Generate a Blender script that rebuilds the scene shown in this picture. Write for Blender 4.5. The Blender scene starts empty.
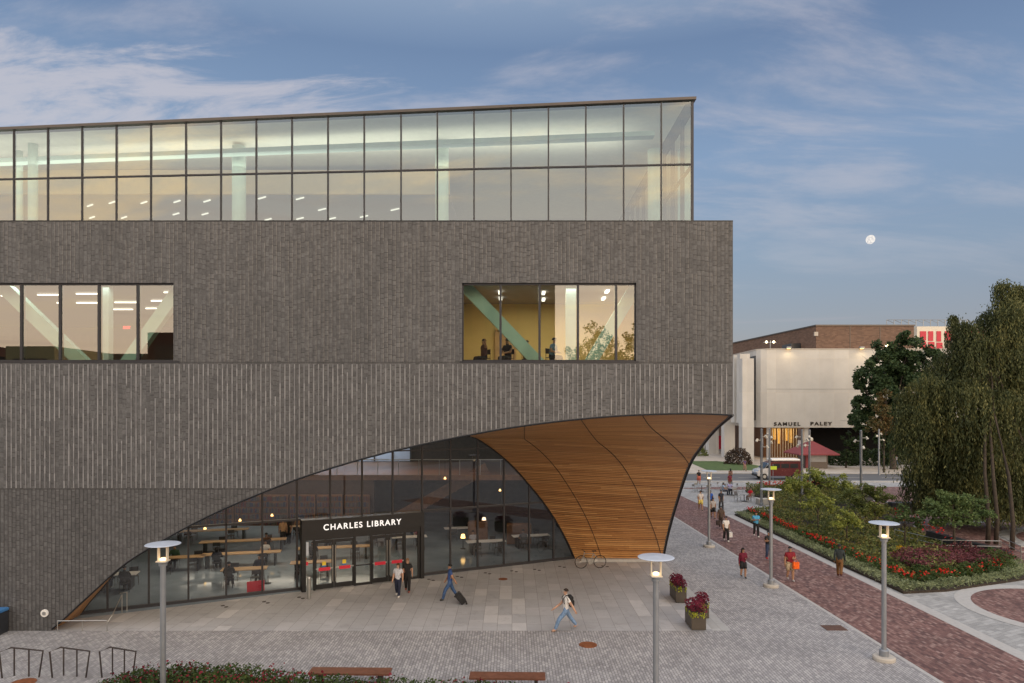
import bpy, math, random
from mathutils import Vector, Matrix
from mathutils import noise as mnoise
R = math.radians
random.seed(7)
S = bpy.context.scene
C = S.collection
F = 24/36*1024          # focal length in picture widths of the 24 mm shift lens
CH = 9.0                # camera height
def G(px, py):          # point of the ground plane
    return ((px-512)*CH/(py-406), F*CH/(py-406))
def P(px, py, Y):       # point at distance Y
    return Vector(((px-512)*Y/F, Y, CH-(py-406)*Y/F))
# ------------------------------------------------------------------ objects
def tag(o, label=None, cat=None, group=None, kind=None):
    if label: o['label'] = label
    if cat: o['category'] = cat
    if group: o['group'] = group
    if kind: o['kind'] = kind
    return o
def empty(name, loc, label, cat, group=None, rz=0):
    o = bpy.data.objects.new(name, None); C.objects.link(o)
    o.location = loc; o.rotation_euler = (0, 0, rz); o.empty_display_size = .2
    return tag(o, label, cat, group)
def copy_tree(o, parent=None):
    c = o.copy(); C.objects.link(c)
    if parent: c.parent = parent
    for ch in list(o.children): copy_tree(ch, c)
    return c
class MB:
    def __init__(s): s.v = []; s.f = []; s.m = []; s.uv = None
    def add(s, vs, fs, mi=0):
        n = len(s.v); s.v += [tuple(v) for v in vs]
        for f in fs: s.f.append(tuple(i+n for i in f)); s.m.append(mi)
    def quad(s, a, b, c, d, mi=0): s.add([a, b, c, d], [(0, 1, 2, 3)], mi)
    def box(s, x0, y0, z0, x1, y1, z1, mi=0, M=None, bev=0):
        if bev:
            b = bev
            vs = []; 
            for z, i in ((z0, b), (z0+b, 0), (z1-b, 0), (z1, b)):
                vs += [(x0+i+b*0, y0+i, z), (x1-i, y0+i, z), (x1-i, y1-i, z), (x0+i, y1-i, z)]
            fs = [(3, 2, 1, 0), (12, 13, 14, 15)]
            for k in range(3):
                for j in range(4):
                    fs.append((4*k+j, 4*k+(j+1) % 4, 4*k+4+(j+1) % 4, 4*k+4+j))
        else:
            vs = [(x0,y0,z0),(x1,y0,z0),(x1,y1,z0),(x0,y1,z0),(x0,y0,z1),(x1,y0,z1),(x1,y1,z1),(x0,y1,z1)]
            fs = [(3,2,1,0),(4,5,6,7),(0,1,5,4),(1,2,6,5),(2,3,7,6),(3,0,4,7)]
        if M is not None: vs = [M @ Vector(v) for v in vs]
        s.add(vs, fs, mi)
    def tube(s, pts, rs, n=8, mi=0, cap=True):
        pts = [Vector(p) for p in pts]
        if not hasattr(rs, '__len__'): rs = [rs]*len(pts)
        vs = []; up = Vector((.13, .21, 1)).normalized()
        for i, p in enumerate(pts):
            d = (pts[min(i+1, len(pts)-1)]-pts[max(i-1, 0)])
            d = d.normalized() if d.length > 1e-9 else Vector((0, 0, 1))
            u = up if abs(d.dot(up)) < .95 else Vector((1, 0, 0))
            a = d.cross(u).normalized(); b = d.cross(a)
            for k in range(n):
                t = 2*math.pi*k/n
                vs.append(p+(a*math.cos(t)+b*math.sin(t))*rs[i])
        fs = []
        for i in range(len(pts)-1):
            for k in range(n):
                fs.append((i*n+k, i*n+(k+1) % n, (i+1)*n+(k+1) % n, (i+1)*n+k))
        if cap: fs.append(tuple(range(n-1, -1, -1))); fs.append(tuple((len(pts)-1)*n+k for k in range(n)))
        s.add(vs, fs, mi)
    def lathe(s, prof, c=(0, 0, 0), n=24, mi=0):
        vs = []; c = Vector(c)
        for r, z in prof:
            for k in range(n):
                t = 2*math.pi*k/n; vs.append(c+Vector((r*math.cos(t), r*math.sin(t), z)))
        fs = []
        for i in range(len(prof)-1):
            for k in range(n):
                fs.append((i*n+k, i*n+(k+1) % n, (i+1)*n+(k+1) % n, (i+1)*n+k))
        fs.append(tuple(range(n-1, -1, -1))); fs.append(tuple((len(prof)-1)*n+k for k in range(n)))
        s.add(vs, fs, mi)
    def ball(s, c, r, n=10, m=6, mi=0, sc=(1, 1, 1)):
        vs = [(c[0], c[1], c[2]-r*sc[2])]
        for i in range(1, m):
            a = -math.pi/2+math.pi*i/m
            for k in range(n):
                t = 2*math.pi*k/n
                vs.append((c[0]+r*sc[0]*math.cos(a)*math.cos(t), c[1]+r*sc[1]*math.cos(a)*math.sin(t), c[2]+r*sc[2]*math.sin(a)))
        vs.append((c[0], c[1], c[2]+r*sc[2]))
        fs = [(0, 1+(k+1) % n, 1+k) for k in range(n)]
        for i in range(m-2):
            for k in range(n):
                fs.append((1+i*n+k, 1+i*n+(k+1) % n, 1+(i+1)*n+(k+1) % n, 1+(i+1)*n+k))
        L = len(vs)-1; b = 1+(m-2)*n
        fs += [(L, b+k, b+(k+1) % n) for k in range(n)]
        s.add(vs, fs, mi)
    def prism(s, poly, z0, z1, mi=0):
        n = len(poly)
        s.add([(x, y, z0) for x, y in poly]+[(x, y, z1) for x, y in poly],
              [tuple(range(n-1, -1, -1)), tuple(range(n, 2*n))]+[(i, (i+1) % n, n+(i+1) % n, n+i) for i in range(n)], mi)
    def build(s, name, mats, parent=None, smooth=False, loc=None):
        me = bpy.data.meshes.new(name); me.from_pydata(s.v, [], s.f)
        if not isinstance(mats, (list, tuple)): mats = [mats]
        for m in mats: me.materials.append(m)
        if len(mats) > 1: me.polygons.foreach_set('material_index', s.m)
        if smooth: me.polygons.foreach_set('use_smooth', [True]*len(s.f))
        if s.uv:
            l = me.uv_layers.new(name='UVMap')
            for lp in me.loops: l.data[lp.index].uv = s.uv[lp.vertex_index]
        me.update()
        o = bpy.data.objects.new(name, me); C.objects.link(o)
        if parent: o.parent = parent
        if loc: o.location = loc
        return o
# ------------------------------------------------------------------ materials
class NT:
    def __init__(s, name):
        s.mat = bpy.data.materials.new(name); s.mat.use_nodes = True
        s.t = s.mat.node_tree; s.t.nodes.clear()
        s.out = s.t.nodes.new('ShaderNodeOutputMaterial')
    def set(s, sock, v):
        if v is None: return
        if isinstance(v, bpy.types.NodeSocket): s.t.links.new(v, sock)
        elif isinstance(v, (tuple, list)):
            v = tuple(v)
            if sock.type == 'RGBA' and len(v) == 3: v += (1,)
            sock.default_value = v
        else:
            if sock.type == 'RGBA': v = (v, v, v, 1)
            if sock.type == 'VECTOR' and not hasattr(v, '__len__'): v = (v, v, v)
            sock.default_value = v
    def node(s, typ, props=None, **ins):
        n = s.t.nodes.new('ShaderNode'+typ)
        for k, v in (props or {}).items(): setattr(n, k, v)
        for k, v in ins.items():
            s.set(n.inputs[int(k[1:])] if k[0] == '_' else n.inputs[k.replace('_', ' ')], v)
        return n
    def m(s, op, a, b=None, c=None):
        n = s.node('Math', {'operation': op}, _0=a, _1=b, _2=c); return n.outputs[0]
    def mix(s, f, a, b, mode='MIX'):
        n = s.node('Mix', {'data_type': 'RGBA', 'blend_type': mode}, _0=f, _6=a, _7=b); return n.outputs[2]
    def ramp(s, f, stops, interp='LINEAR'):
        n = s.node('ValToRGB', _0=f); cr = n.color_ramp; cr.interpolation = interp
        while len(cr.elements) < len(stops): cr.elements.new(.5)
        for e, (p, c) in zip(cr.elements, stops):
            e.position = p; e.color = (c+(1,)) if isinstance(c, tuple) else (c, c, c, 1)
        return n.outputs[0]
    def pos(s): return s.node('NewGeometry').outputs['Position']
    def obj(s): return s.node('TexCoord').outputs['Object']
    def uv(s): return s.node('TexCoord').outputs['UV']
    def sep(s, v): n = s.node('SeparateXYZ', _0=v); return n.outputs
    def comb(s, x, y, z=0): return s.node('CombineXYZ', _0=x, _1=y, _2=z).outputs[0]
    def mapv(s, v, sc=(1, 1, 1), rot=(0, 0, 0)): return s.node('Mapping', Vector=v, Scale=sc, Rotation=rot).outputs[0]
    def noise(s, v, scale, det=3, rough=.5, dist=0):
        return s.node('TexNoise', Vector=v, Scale=scale, Detail=det, Roughness=rough, Distortion=dist).outputs[0]
    def wn(s, x, y=0, z=0): return s.node('TexWhiteNoise', {'noise_dimensions': '3D'}, _0=s.comb(x, y, z)).outputs[0]
    def bump(s, h, dist=.01, st=1): return s.node('Bump', Strength=st, Distance=dist, Height=h).outputs[0]
    def bsdf(s, col, rough=.6, metal=0, nrm=None, emit=None, es=0, spec=.5, **k):
        n = s.node('BsdfPrincipled', Base_Color=col, Roughness=rough, Metallic=metal, Normal=nrm)
        n.inputs['Specular IOR Level'].default_value = spec
        if emit: s.set(n.inputs['Emission Color'], emit); n.inputs['Emission Strength'].default_value = es
        s.t.links.new(n.outputs[0], s.out.inputs[0]); return s.mat
def simple(name, col, rough=.6, metal=0, var=.12, nscale=3, emit=None, es=0, spec=.5):
    n = NT(name); nz = n.noise(n.pos(), nscale, 4, .6)
    k = n.ramp(nz, [(.3, 1-var), (.7, 1+var)])
    c = n.mix(1, col, k, 'MULTIPLY')
    rr = n.m('MULTIPLY_ADD', nz, .2, rough-.1)
    return n.bsdf(c, rr, metal, emit=emit, es=es, spec=spec)
def emitm(name, col, st):
    n = NT(name); e = n.node('Emission', Color=col, Strength=st); n.t.links.new(e.outputs[0], n.out.inputs[0]); return n.mat
def bricks(n, U, V, w, h, stagger=.5, rnd=False):
    """row/column cell ids and fractions of a bond pattern: rows along V of height h, cells of width w"""
    r = n.m('DIVIDE', V, h); ri = n.m('FLOOR', r); rf = n.m('FRACT', r)
    off = n.wn(ri, 3.3) if rnd else n.m('MULTIPLY', n.m('MODULO', ri, 2), stagger)
    c = n.m('ADD', n.m('DIVIDE', U, w), off); ci = n.m('FLOOR', c); cf = n.m('FRACT', c)
    return ri, rf, ci, cf
def edge(n, f, width):    # 1 in the joint
    a = n.m('MINIMUM', f, n.m('SUBTRACT', 1, f)); return n.m('LESS_THAN', a, width)
def paver(name, w, h, ramp, mortar, ang=0, jw=.04, rnd=False, var=.15, rough=.75, vert=False, big=.12, mf=1, bs=.004, stagger=.5):
    n = NT(name); p = n.pos(); x, y, z = n.sep(p)[:3]
    if vert: U = n.m('ADD', x, y); V = z
    else:
        ca, sa = math.cos(ang), math.sin(ang)
        U = n.m('ADD', n.m('MULTIPLY', x, ca), n.m('MULTIPLY', y, sa))
        V = n.m('SUBTRACT', n.m('MULTIPLY', y, ca), n.m('MULTIPLY', x, sa))
    ri, rf, ci, cf = bricks(n, U, V, w, h, stagger, rnd)
    r = n.wn(ri, ci, 1.7)
    col = n.ramp(r, ramp, 'LINEAR' if len(ramp) < 5 else 'CONSTANT')
    e = n.m('MAXIMUM', edge(n, rf, jw/h/2 if jw < h else .05), edge(n, cf, jw/w/2))
    col = n.mix(n.m('MULTIPLY', e, mf), col, mortar)
    fine = n.noise(p, 25, 3); mid = n.noise(p, .45, 5, .6); 
    k = n.m('MULTIPLY', n.ramp(fine, [(.3, 1-var), (.7, 1+var)]), n.ramp(mid, [(.3, 1-big), (.7, 1+big)]))
    if not vert:
        st = n.noise(p, 1.7, 6, .7, .4); col = n.mix(1, col, n.ramp(st, [(.28, .80), (.46, 1.0), (.62, 1.0), (.74, 1.07)]), 'MULTIPLY')
        sp = n.node('TexVoronoi', {'feature': 'F1'}, Vector=p, Scale=1.3).outputs['Distance']; col = n.mix(n.m('MULTIPLY', n.m('LESS_THAN', sp, .035), .45), col, (.08, .075, .07))
    col = n.mix(1, col, k, 'MULTIPLY')
    hh = n.m('ADD', n.m('SUBTRACT', 1, e), n.m('MULTIPLY', fine, .3))
    return n.bsdf(col, n.m('MULTIPLY_ADD', mid, .25, rough-.12), nrm=n.bump(hh, bs, .6))
# facade: stacked vertical bricks in three bands
def brick_facade():
    n = NT('dark_iron_brick'); p = n.pos(); x, y, z = n.sep(p)[:3]
    U = n.m('ADD', x, y)
    mid = n.m('MULTIPLY', n.m('GREATER_THAN', z, 5.68), n.m('LESS_THAN', z, 10.74))
    low = n.m('LESS_THAN', z, 5.68); top = n.m('GREATER_THAN', z, 10.74)
    pw = .1585
    c = n.m('DIVIDE', U, pw); ci = n.m('FLOOR', c); cf = n.m('FRACT', c)
    r0 = n.wn(ci, 5.1)
    rr = n.m('ADD', n.m('DIVIDE', z, .20), n.m('MULTIPLY', r0, 7)); ri = n.m('FLOOR', rr); rf = n.m('FRACT', rr)
    r1 = n.wn(ci, ri, 2.2); r2 = n.wn(ci, ri, 9.4)
    base = n.ramp(r1, [(0, (.079, .079, .083)), (.5, (.094, .094, .0985)), (1, (.115, .115, .120))])
    # a second slimmer course inside each column
    f2 = n.m('LESS_THAN', cf, .30)
    g = n.wn(ci, 8.8)
    dark = n.m('MULTIPLY', f2, n.m('ADD', n.m('MULTIPLY', top, n.m('MULTIPLY_ADD', g, .30, .14)), n.m('MULTIPLY', low, n.m('MULTIPLY_ADD', g, .15, .58))))
    base = n.mix(dark, base, (.032, .030, .031))
    lightf = n.m('MULTIPLY', n.m('MULTIPLY', n.m('GREATER_THAN', cf, .8), n.m('GREATER_THAN', n.wn(ci, n.m('FLOOR', n.m('DIVIDE', z, 1.3)), 4), .45)), top)
    base = n.mix(n.m('MULTIPLY', lightf, .5), base, (.19, .175, .165))
    hj = n.m('MULTIPLY', n.m('LESS_THAN', rf, .16), n.m('MULTIPLY', r2, .8))
    base = n.mix(hj, base, (.03, .028, .028))
    # belt lines
    b1 = n.m('LESS_THAN', n.m('ABSOLUTE', n.m('SUBTRACT', z, 10.74)), .035)
    b2 = n.m('LESS_THAN', n.m('ABSOLUTE', n.m('SUBTRACT', z, 5.68)), .03)
    base = n.mix(n.m('MULTIPLY', n.m('MAXIMUM', b1, b2), .6), base, (.035, .033, .033))
    w = n.noise(p, .22, 5, .6); w2 = n.noise(n.mapv(p, (1.2, 1.2, .12)), 1.0, 4, .6)
    fn = n.noise(n.mapv(p, (1, 1, .5)), 13, 3, .75); k = n.m('MULTIPLY', n.m('MULTIPLY', n.ramp(w, [(.3, .92), (.7, 1.08)]), n.ramp(w2, [(.3, .90), (.7, 1.08)])), n.ramp(fn, [(.3, .74), (.7, 1.26)]))
    base = n.mix(1, base, k, 'MULTIPLY')
    h = n.m('SUBTRACT', 1, n.m('MAXIMUM', dark, hj))
    return n.bsdf(base, .62, nrm=n.bump(h, .02, .7))
BR = brick_facade()
def fin_mat():
    n = NT('pale_brick_header'); p = n.pos(); x, y, z = n.sep(p)[:3]
    r = n.wn(n.m('FLOOR', n.m('DIVIDE', x, .17)), n.m('FLOOR', n.m('DIVIDE', z, .3)))
    c = n.ramp(r, [(0, (.15, .15, .16)), (.5, (.205, .205, .215)), (1, (.28, .28, .29))])
    return n.bsdf(c, .55)
def wood_vault():
    n = NT('cedar_slats'); u, v = n.sep(n.uv())[:2]
    r = n.m('DIVIDE', v, .165); ri = n.m('FLOOR', r); rf = n.m('FRACT', r)
    o = n.wn(ri, 1.1)
    c = n.m('ADD', n.m('DIVIDE', u, 4.2), n.m('MULTIPLY', o, 5)); ci = n.m('FLOOR', c)
    t = n.wn(ri, ci, 3)
    col = n.ramp(t, [(0, (.45, .208, .070)), (.35, (.51, .245, .085)), (.7, (.56, .28, .10)), (1, (.64, .345, .13))])
    gr = n.noise(n.comb(n.m('MULTIPLY', u, .6), n.m('MULTIPLY', v, 14)), 2.2, 5, .65)
    col = n.mix(1, col, n.ramp(gr, [(.3, .78), (.7, 1.18)]), 'MULTIPLY')
    gap = n.m('LESS_THAN', rf, n.m('MULTIPLY_ADD', n.wn(ri, 7.7), .22, .14))
    col = n.mix(n.m('MULTIPLY', gap, n.m('MULTIPLY_ADD', o, .35, .55)), col, (.03, .014, .007))
    h = n.m('SUBTRACT', 1, gap)
    return n.bsdf(col, .42, nrm=n.bump(h, .03, .8))
def glass(name, tint, refl, rough=0.0, wob=0.0):
    n = NT(name)
    tr = n.node('BsdfTransparent', Color=tint)
    nr = n.bump(n.noise(n.pos(), .35, 2), wob) if wob else None
    gl = n.node('BsdfGlossy', Color=(.93, .96, 1), Roughness=rough, Normal=nr)
    fr = n.node('Fresnel', IOR=1.5)
    f = n.m('MINIMUM', n.m('MULTIPLY_ADD', fr.outputs[0], 1.2, refl), 1)
    mx = n.node('MixShader', _0=f, _1=tr.outputs[0], _2=gl.outputs[0])
    n.t.links.new(mx.outputs[0], n.out.inputs[0]); return n.mat
def leafm(name, cols, transl=.25, scale=.35):
    n = NT(name); ge = n.node('NewGeometry'); r = ge.outputs['Random Per Island']
    big = n.noise(ge.outputs['Position'], scale, 3)
    f = n.m('ADD', n.m('MULTIPLY', r, .6), n.m('MULTIPLY_ADD', big, 1.1, -.35))
    c = n.ramp(f, [(i/(len(cols)-1), q) for i, q in enumerate(cols)])
    a = n.node('BsdfPrincipled', Base_Color=c, Roughness=.6); a.inputs['Specular IOR Level'].default_value = .25
    b = n.node('BsdfTranslucent', Color=c)
    mx = n.node('MixShader', _0=transl, _1=a.outputs[0], _2=b.outputs[0])
    n.t.links.new(mx.outputs[0], n.out.inputs[0]); return n.mat
M = {}
M['fin'] = fin_mat(); M['vault'] = wood_vault()
M['cobble'] = paver('grey_cobble_pavers', .22, .105, [(0, (.265, .258, .268)), (.5, (.345, .337, .345)), (1, (.43, .42, .423))], (.14, .135, .135), jw=.018, var=.2, big=.14, ang=R(90))
M['court'] = paver('large_court_pavers', 1.2, .6, [(0, (.365, .368, .385)), (.3, (.40, .402, .418)), (.55, (.38, .383, .398)), (.8, (.415, .415, .43)), (.89, (.49, .487, .495))], (.17, .16, .15), ang=R(90), jw=.012, rnd=True, var=.07, big=.1, bs=.002)
M['court_edge'] = paver('pale_edge_slabs', 1.2, .7, [(0, .36), (1, .44)], .22, ang=R(90), jw=.012, var=.07)
M['redbrick'] = paver('red_clay_pavers', .23, .115, [(0, (.095, .045, .042)), (.4, (.165, .080, .070)), (.75, (.23, .125, .108)), (1, (.31, .20, .175))], (.095, .06, .055), jw=.014, var=.2, big=.16, ang=R(90))
M['plaza_grey'] = paver('grey_path_pavers', .4, .2, [(0, .27), (.5, .33), (1, .41)], .18, jw=.01, var=.12, ang=R(28))
M['curb'] = simple('granite_kerb', (.42, .41, .40), .7, var=.1, nscale=6)
M['asphalt'] = simple('road_asphalt', (.105, .108, .115), .85, var=.15, nscale=1.2)
M['concrete'] = simple('pale_concrete', (.44, .41, .37), .8, var=.1, nscale=.8)
M['walk'] = paver('tan_concrete_slabs', 1.5, 1.5, [(0, (.40, .35, .30)), (1, (.47, .42, .36))], (.26, .23, .20), jw=.03, stagger=0, var=.06)
M['soil'] = simple('dark_mulch', (.035, .025, .018), .95, var=.4, nscale=8)
M['lawn'] = simple('lawn_green', (.06, .10, .025), .95, var=.35, nscale=2)
M['farground'] = simple('distant_ground', (.10, .105, .085), .95, var=.3, nscale=.05)
M['paley'] = paver('travertine_panels', 2.4, 5.6, [(0, (.50, .49, .475)), (.5, (.535, .525, .505)), (1, (.57, .56, .54))], (.56, .51, .44), jw=.05, vert=True, stagger=0, var=.05, big=.07, mf=.6)
M['brownbrick'] = paver('brown_brick_wall', .8, .3, [(0, (.115, .068, .048)), (.5, (.145, .088, .062)), (1, (.18, .11, .08))], (.12, .08, .06), jw=.03, vert=True, var=.1, big=.1, mf=.6)
M['darkmetal'] = simple('dark_bronze_metal', (.022, .023, .026), .4, .5, var=.1)
M['mullion'] = simple('charcoal_mullion', (.035, .035, .042), .45, .4, var=.1)
M['coping'] = simple('taupe_coping_metal', (.10, .085, .078), .45, .5, var=.08)
M['galv'] = simple('painted_silver_metal', (.27, .29, .32), .42, .45, var=.07)
M['disc'] = simple('frosted_pale_blue_disc', (.50, .56, .66), .35, .1, var=.05)
M['steel'] = simple('brushed_steel', (.42, .42, .41), .35, .8, var=.1)
M['rust'] = simple('rusty_cast_iron', (.22, .075, .028), .8, .2, var=.35, nscale=7)
M['darkiron'] = simple('dark_iron', (.05, .04, .038), .7, .3, var=.2)
M['granite'] = simple('black_granite', (.03, .033, .04), .35, 0, var=.2, nscale=5)
M['benchwood'] = simple('red_brown_timber', (.16, .065, .038), .55, var=.25, nscale=5)
M['planter'] = simple('bronze_planter_metal', (.075, .062, .05), .5, .3, var=.1)
M['white'] = simple('white_paint', (.75, .74, .72), .5, var=.04)
M['offwhite'] = simple('warm_white_plaster', (.66, .62, .54), .8, var=.05)
M['yellowwall'] = simple('ochre_interior_wall', (.64, .50, .22), .8, var=.06, nscale=.6)
M['mint'] = simple('mint_green_steel', (.42, .66, .57), .5, var=.04)
M['paleglasscol'] = simple('pale_green_column', (.62, .75, .68), .5, var=.04)
M['floor_in'] = simple('polished_floor', (.26, .33, .40), .10, 0, var=.15, nscale=.5)
M['floor_warm'] = simple('timber_floor', (.33, .20, .10), .35, 0, var=.2, nscale=1)
M['ceil'] = simple('grey_ceiling', (.30, .29, .29), .9, var=.06)
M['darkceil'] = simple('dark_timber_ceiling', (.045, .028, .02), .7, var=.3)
M['woodlight'] = simple('light_oak', (.46, .30, .15), .5, var=.15)
M['wooddark'] = simple('walnut_panelling', (.16, .075, .035), .5, var=.25)
M['casing'] = simple('pale_green_grey_casing', (.38, .46, .42), .7, var=.05)
M['beigewall'] = simple('sand_wall', (.62, .48, .30), .8, var=.05)
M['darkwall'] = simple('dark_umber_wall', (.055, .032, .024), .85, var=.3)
M['voidblack'] = simple('black_recess_wall', (.010, .010, .011), .95, spec=.05)  # even near-black colour of the recessed lower wall
M['black'] = simple('black_plastic', (.015, .015, .017), .5, var=.1)
M['lightbar'] = emitm('white_light_bar', (1, .93, .80), 3.0); M['lightbar_dim'] = emitm('soft_light_bar', (1, .90, .74), 1.0)
M['lamp_in'] = emitm('warm_lamp_glow', (1, .72, .42), 3.2)
M['flood'] = emitm('floodlight_glow', (1, .78, .42), 60)
M['warmglow'] = emitm('amber_glow', (1, .58, .18), 5)
M['redglow'] = emitm('red_light', (1, .10, .03), 4)
M['exit'] = emitm('exit_red', (1, .05, .05), 1.6)
M['signwhite'] = NT('backlit_white_letters').bsdf((.8, .8, .8), .4, emit=(1, .98, .95), es=.75)
M['letters_dark'] = simple('dark_bronze_letters', (.03, .022, .016), .5, .4)
M['redsign'] = simple('bright_red_label', (.62, .015, .045), .5, var=.03)
M['yellow'] = simple('yellow_sticker', (.75, .55, .03), .5, var=.03)
M['blue'] = simple('blue_paint', (.05, .18, .42), .5, var=.05)
M['roofred'] = simple('red_kiosk_roof', (.20, .04, .045), .8, var=.12, nscale=2)
M['vanred'] = simple('maroon_car_paint', (.09, .012, .018), .25, .2, var=.04)
M['vansilver'] = simple('silver_car_paint', (.50, .52, .56), .25, .3, var=.04)
M['carglass'] = simple('dark_car_glass', (.02, .022, .025), .08, 0, var=.02)
M['rubber'] = simple('tyre_rubber', (.02, .02, .02), .85, var=.1)
M['lime'] = simple('lime_hi_vis', (.50, .65, .04), .6, var=.03)
M['crimson'] = simple('crimson_cladding', (.50, .02, .05), .5, var=.1)
M['purple'] = simple('purple_cladding', (.15, .06, .24), .5, var=.1)
M['bark'] = simple('grey_brown_bark', (.055, .042, .032), .9, var=.3, nscale=6)
M['g_upper'] = glass('penthouse_glass', (.84, .97, .95), .15)
M['g_win'] = glass('window_glass', (.84, .88, .82), .13)
M['g_low'] = glass('ground_floor_glass', (.72, .74, .77), .030)
M['g_door'] = glass('door_glass', (.85, .85, .83), .05)
# ================================================================== camera, sky, light
cam = bpy.data.cameras.new('camera'); cam.lens = 24; cam.sensor_width = 36; cam.shift_y = 64.5/1024
cam.clip_end = 6000; cam.clip_start = .1
co = bpy.data.objects.new('camera', cam); C.objects.link(co); co.location = (0, 0, CH); co.rotation_euler = (R(90), 0, 0)
S.camera = co
S.view_settings.view_transform = 'Standard'; S.view_settings.look = 'None'; S.view_settings.exposure = 0; S.view_settings.gamma = 1
def world():
    w = bpy.data.worlds.new('World'); S.world = w; w.use_nodes = True
    n = NT.__new__(NT); n.t = w.node_tree; n.t.nodes.clear()
    out = n.t.nodes.new('ShaderNodeOutputWorld')
    d = n.node('TexCoord').outputs['Generated']; x, y, z = n.sep(d)[:3]
    zc = n.m('MAXIMUM', z, 0)
    front = n.ramp(zc, [(0, (.29, .27, .34)), (.09, (.245, .265, .36)), (.2, (.215, .29, .43)), (.33, (.20, .295, .475)), (.46, (.13, .20, .36)), (.62, (.45, .54, .66)), (1, (1.42, 1.44, 1.60))])  # overhead stops, above the view, brightened to light the ground
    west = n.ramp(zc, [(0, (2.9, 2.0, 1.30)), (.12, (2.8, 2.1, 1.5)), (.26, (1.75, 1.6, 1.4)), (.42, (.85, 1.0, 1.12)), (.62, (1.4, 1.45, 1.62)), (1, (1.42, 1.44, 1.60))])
    f = n.node('MapRange', {'interpolation_type': 'SMOOTHSTEP'}, _0=n.m('MULTIPLY', y, -1), _1=-.35, _2=.6).outputs[0]
    col = n.mix(f, front, west)
    # streaky clouds, projected on a high layer
    zz = n.m('ADD', zc, .22)
    p = n.comb(n.m('DIVIDE', x, zz), n.m('DIVIDE', y, zz), 0)
    p2 = n.mapv(p, (1.0, 2.6, 1), (0, 0, R(-12)))
    wisps = n.noise(p2, 1.5, 8, .62, .35)
    broad = n.noise(p, .55, 3, .5); wisps2 = n.noise(n.mapv(p, (1.1, 4.2, 1), (0, 0, R(-9))), 2.1, 8, .66, .6)
    c1 = n.node('MapRange', {'interpolation_type': 'SMOOTHSTEP'}, _0=n.m('ADD', wisps, n.m('MULTIPLY', n.m('SUBTRACT', broad, .5), .8)), _1=.46, _2=.72).outputs[0]
    # the one broad bank at the upper left
    v = Vector((-.66, 1, .44)).normalized()
    dx = n.m('SUBTRACT', n.m('DIVIDE', x, n.m('MAXIMUM', y, .05)), -.68); dz = n.m('SUBTRACT', n.m('DIVIDE', z, n.m('MAXIMUM', y, .05)), .455)
    rr = n.m('SQRT', n.m('ADD', n.m('POWER', n.m('DIVIDE', dx, .40), 2), n.m('POWER', n.m('DIVIDE', n.m('ADD', dz, n.m('MULTIPLY', dx, .12)), .082), 2)))
    bank = n.m('MULTIPLY', n.node('MapRange', {'interpolation_type': 'SMOOTHSTEP'}, _0=n.m('ADD', rr, n.m('MULTIPLY', n.m('SUBTRACT', wisps2, .5), 5.0)), _1=1.35, _2=.15).outputs[0], n.m('GREATER_THAN', y, .05))
    ccol = n.mix(f, (.52, .49, .55), (3.0, 2.25, 1.35))
    fade = n.node('MapRange', _0=z, _1=.02, _2=.12).outputs[0]
    amt = n.m('MULTIPLY', n.m('MAXIMUM', n.m('MULTIPLY', n.m('MULTIPLY', c1, n.node('MapRange', _0=n.m('ADD', z, f), _1=.10, _2=.34).outputs[0]), n.m('MULTIPLY_ADD', f, .3, .66)), n.m('MULTIPLY', bank, .85)), fade)
    col = n.mix(amt, col, ccol)
    # faint low bands
    lb = n.noise(n.comb(n.m('MULTIPLY', x, 1.2), n.m('MULTIPLY', z, 22)), 2.2, 4, .55)
    lbm = n.m('MULTIPLY', n.node('MapRange', {'interpolation_type': 'SMOOTHSTEP'}, _0=lb, _1=.55, _2=.72).outputs[0], n.node('MapRange', _0=z, _1=.36, _2=.16).outputs[0])
    col = n.mix(n.m('MULTIPLY', lbm, .28), col, n.mix(f, (.36, .33, .42), (1.5, 1.0, .8)))
    gnd = n.m('LESS_THAN', z, -.002)
    col = n.mix(gnd, col, (.12, .12, .12))
    sky = n.node('TexSky', {'sky_type': 'NISHITA', 'sun_disc': False, 'sun_elevation': R(4), 'sun_rotation': R(155)})
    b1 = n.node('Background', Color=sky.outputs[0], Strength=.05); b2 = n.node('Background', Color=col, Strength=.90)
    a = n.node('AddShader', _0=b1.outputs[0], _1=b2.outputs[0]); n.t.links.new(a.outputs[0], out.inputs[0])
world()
sl = bpy.data.lights.new('sun', 'SUN'); sl.energy = .55; sl.angle = R(25); sl.color = (1, .84, .68)
so = bpy.data.objects.new('sun', sl); C.objects.link(so)
sd = Vector((.42, -.91, math.tan(R(17)))); so.rotation_euler = sd.to_track_quat('Z', 'Y').to_euler()
def area(name, loc, sx, sy, watts, col=(1, .85, .65), rot=(0, 0, 0)):
    l = bpy.data.lights.new(name, 'AREA'); l.shape = 'RECTANGLE'; l.size = sx; l.size_y = sy; l.energy = watts; l.color = col
    o = bpy.data.objects.new(name, l); C.objects.link(o); o.location = loc; o.rotation_euler = rot; return o
# moon
def moon():
    n = NT('moon_surface'); nz = n.noise(n.obj(), .16, 4, .6)
    c = n.ramp(nz, [(.35, (.62, .60, .62)), (.6, (1.0, .95, .88))])
    e = n.node('Emission', Color=c, Strength=1.0); n.t.links.new(e.outputs[0], n.out.inputs[0])
    m = MB(); m.ball((0, 0, 0), 16.5, 32, 20); o = m.build('moon', n.mat, smooth=True); o.location = P(870.5, 239.5, 2500)
    o.scale = (.93, 1, 1); o.rotation_euler = (0, R(20), 0)
    tag(o, 'pale nearly full moon hanging in the blue evening sky', 'moon')
moon()
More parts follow.
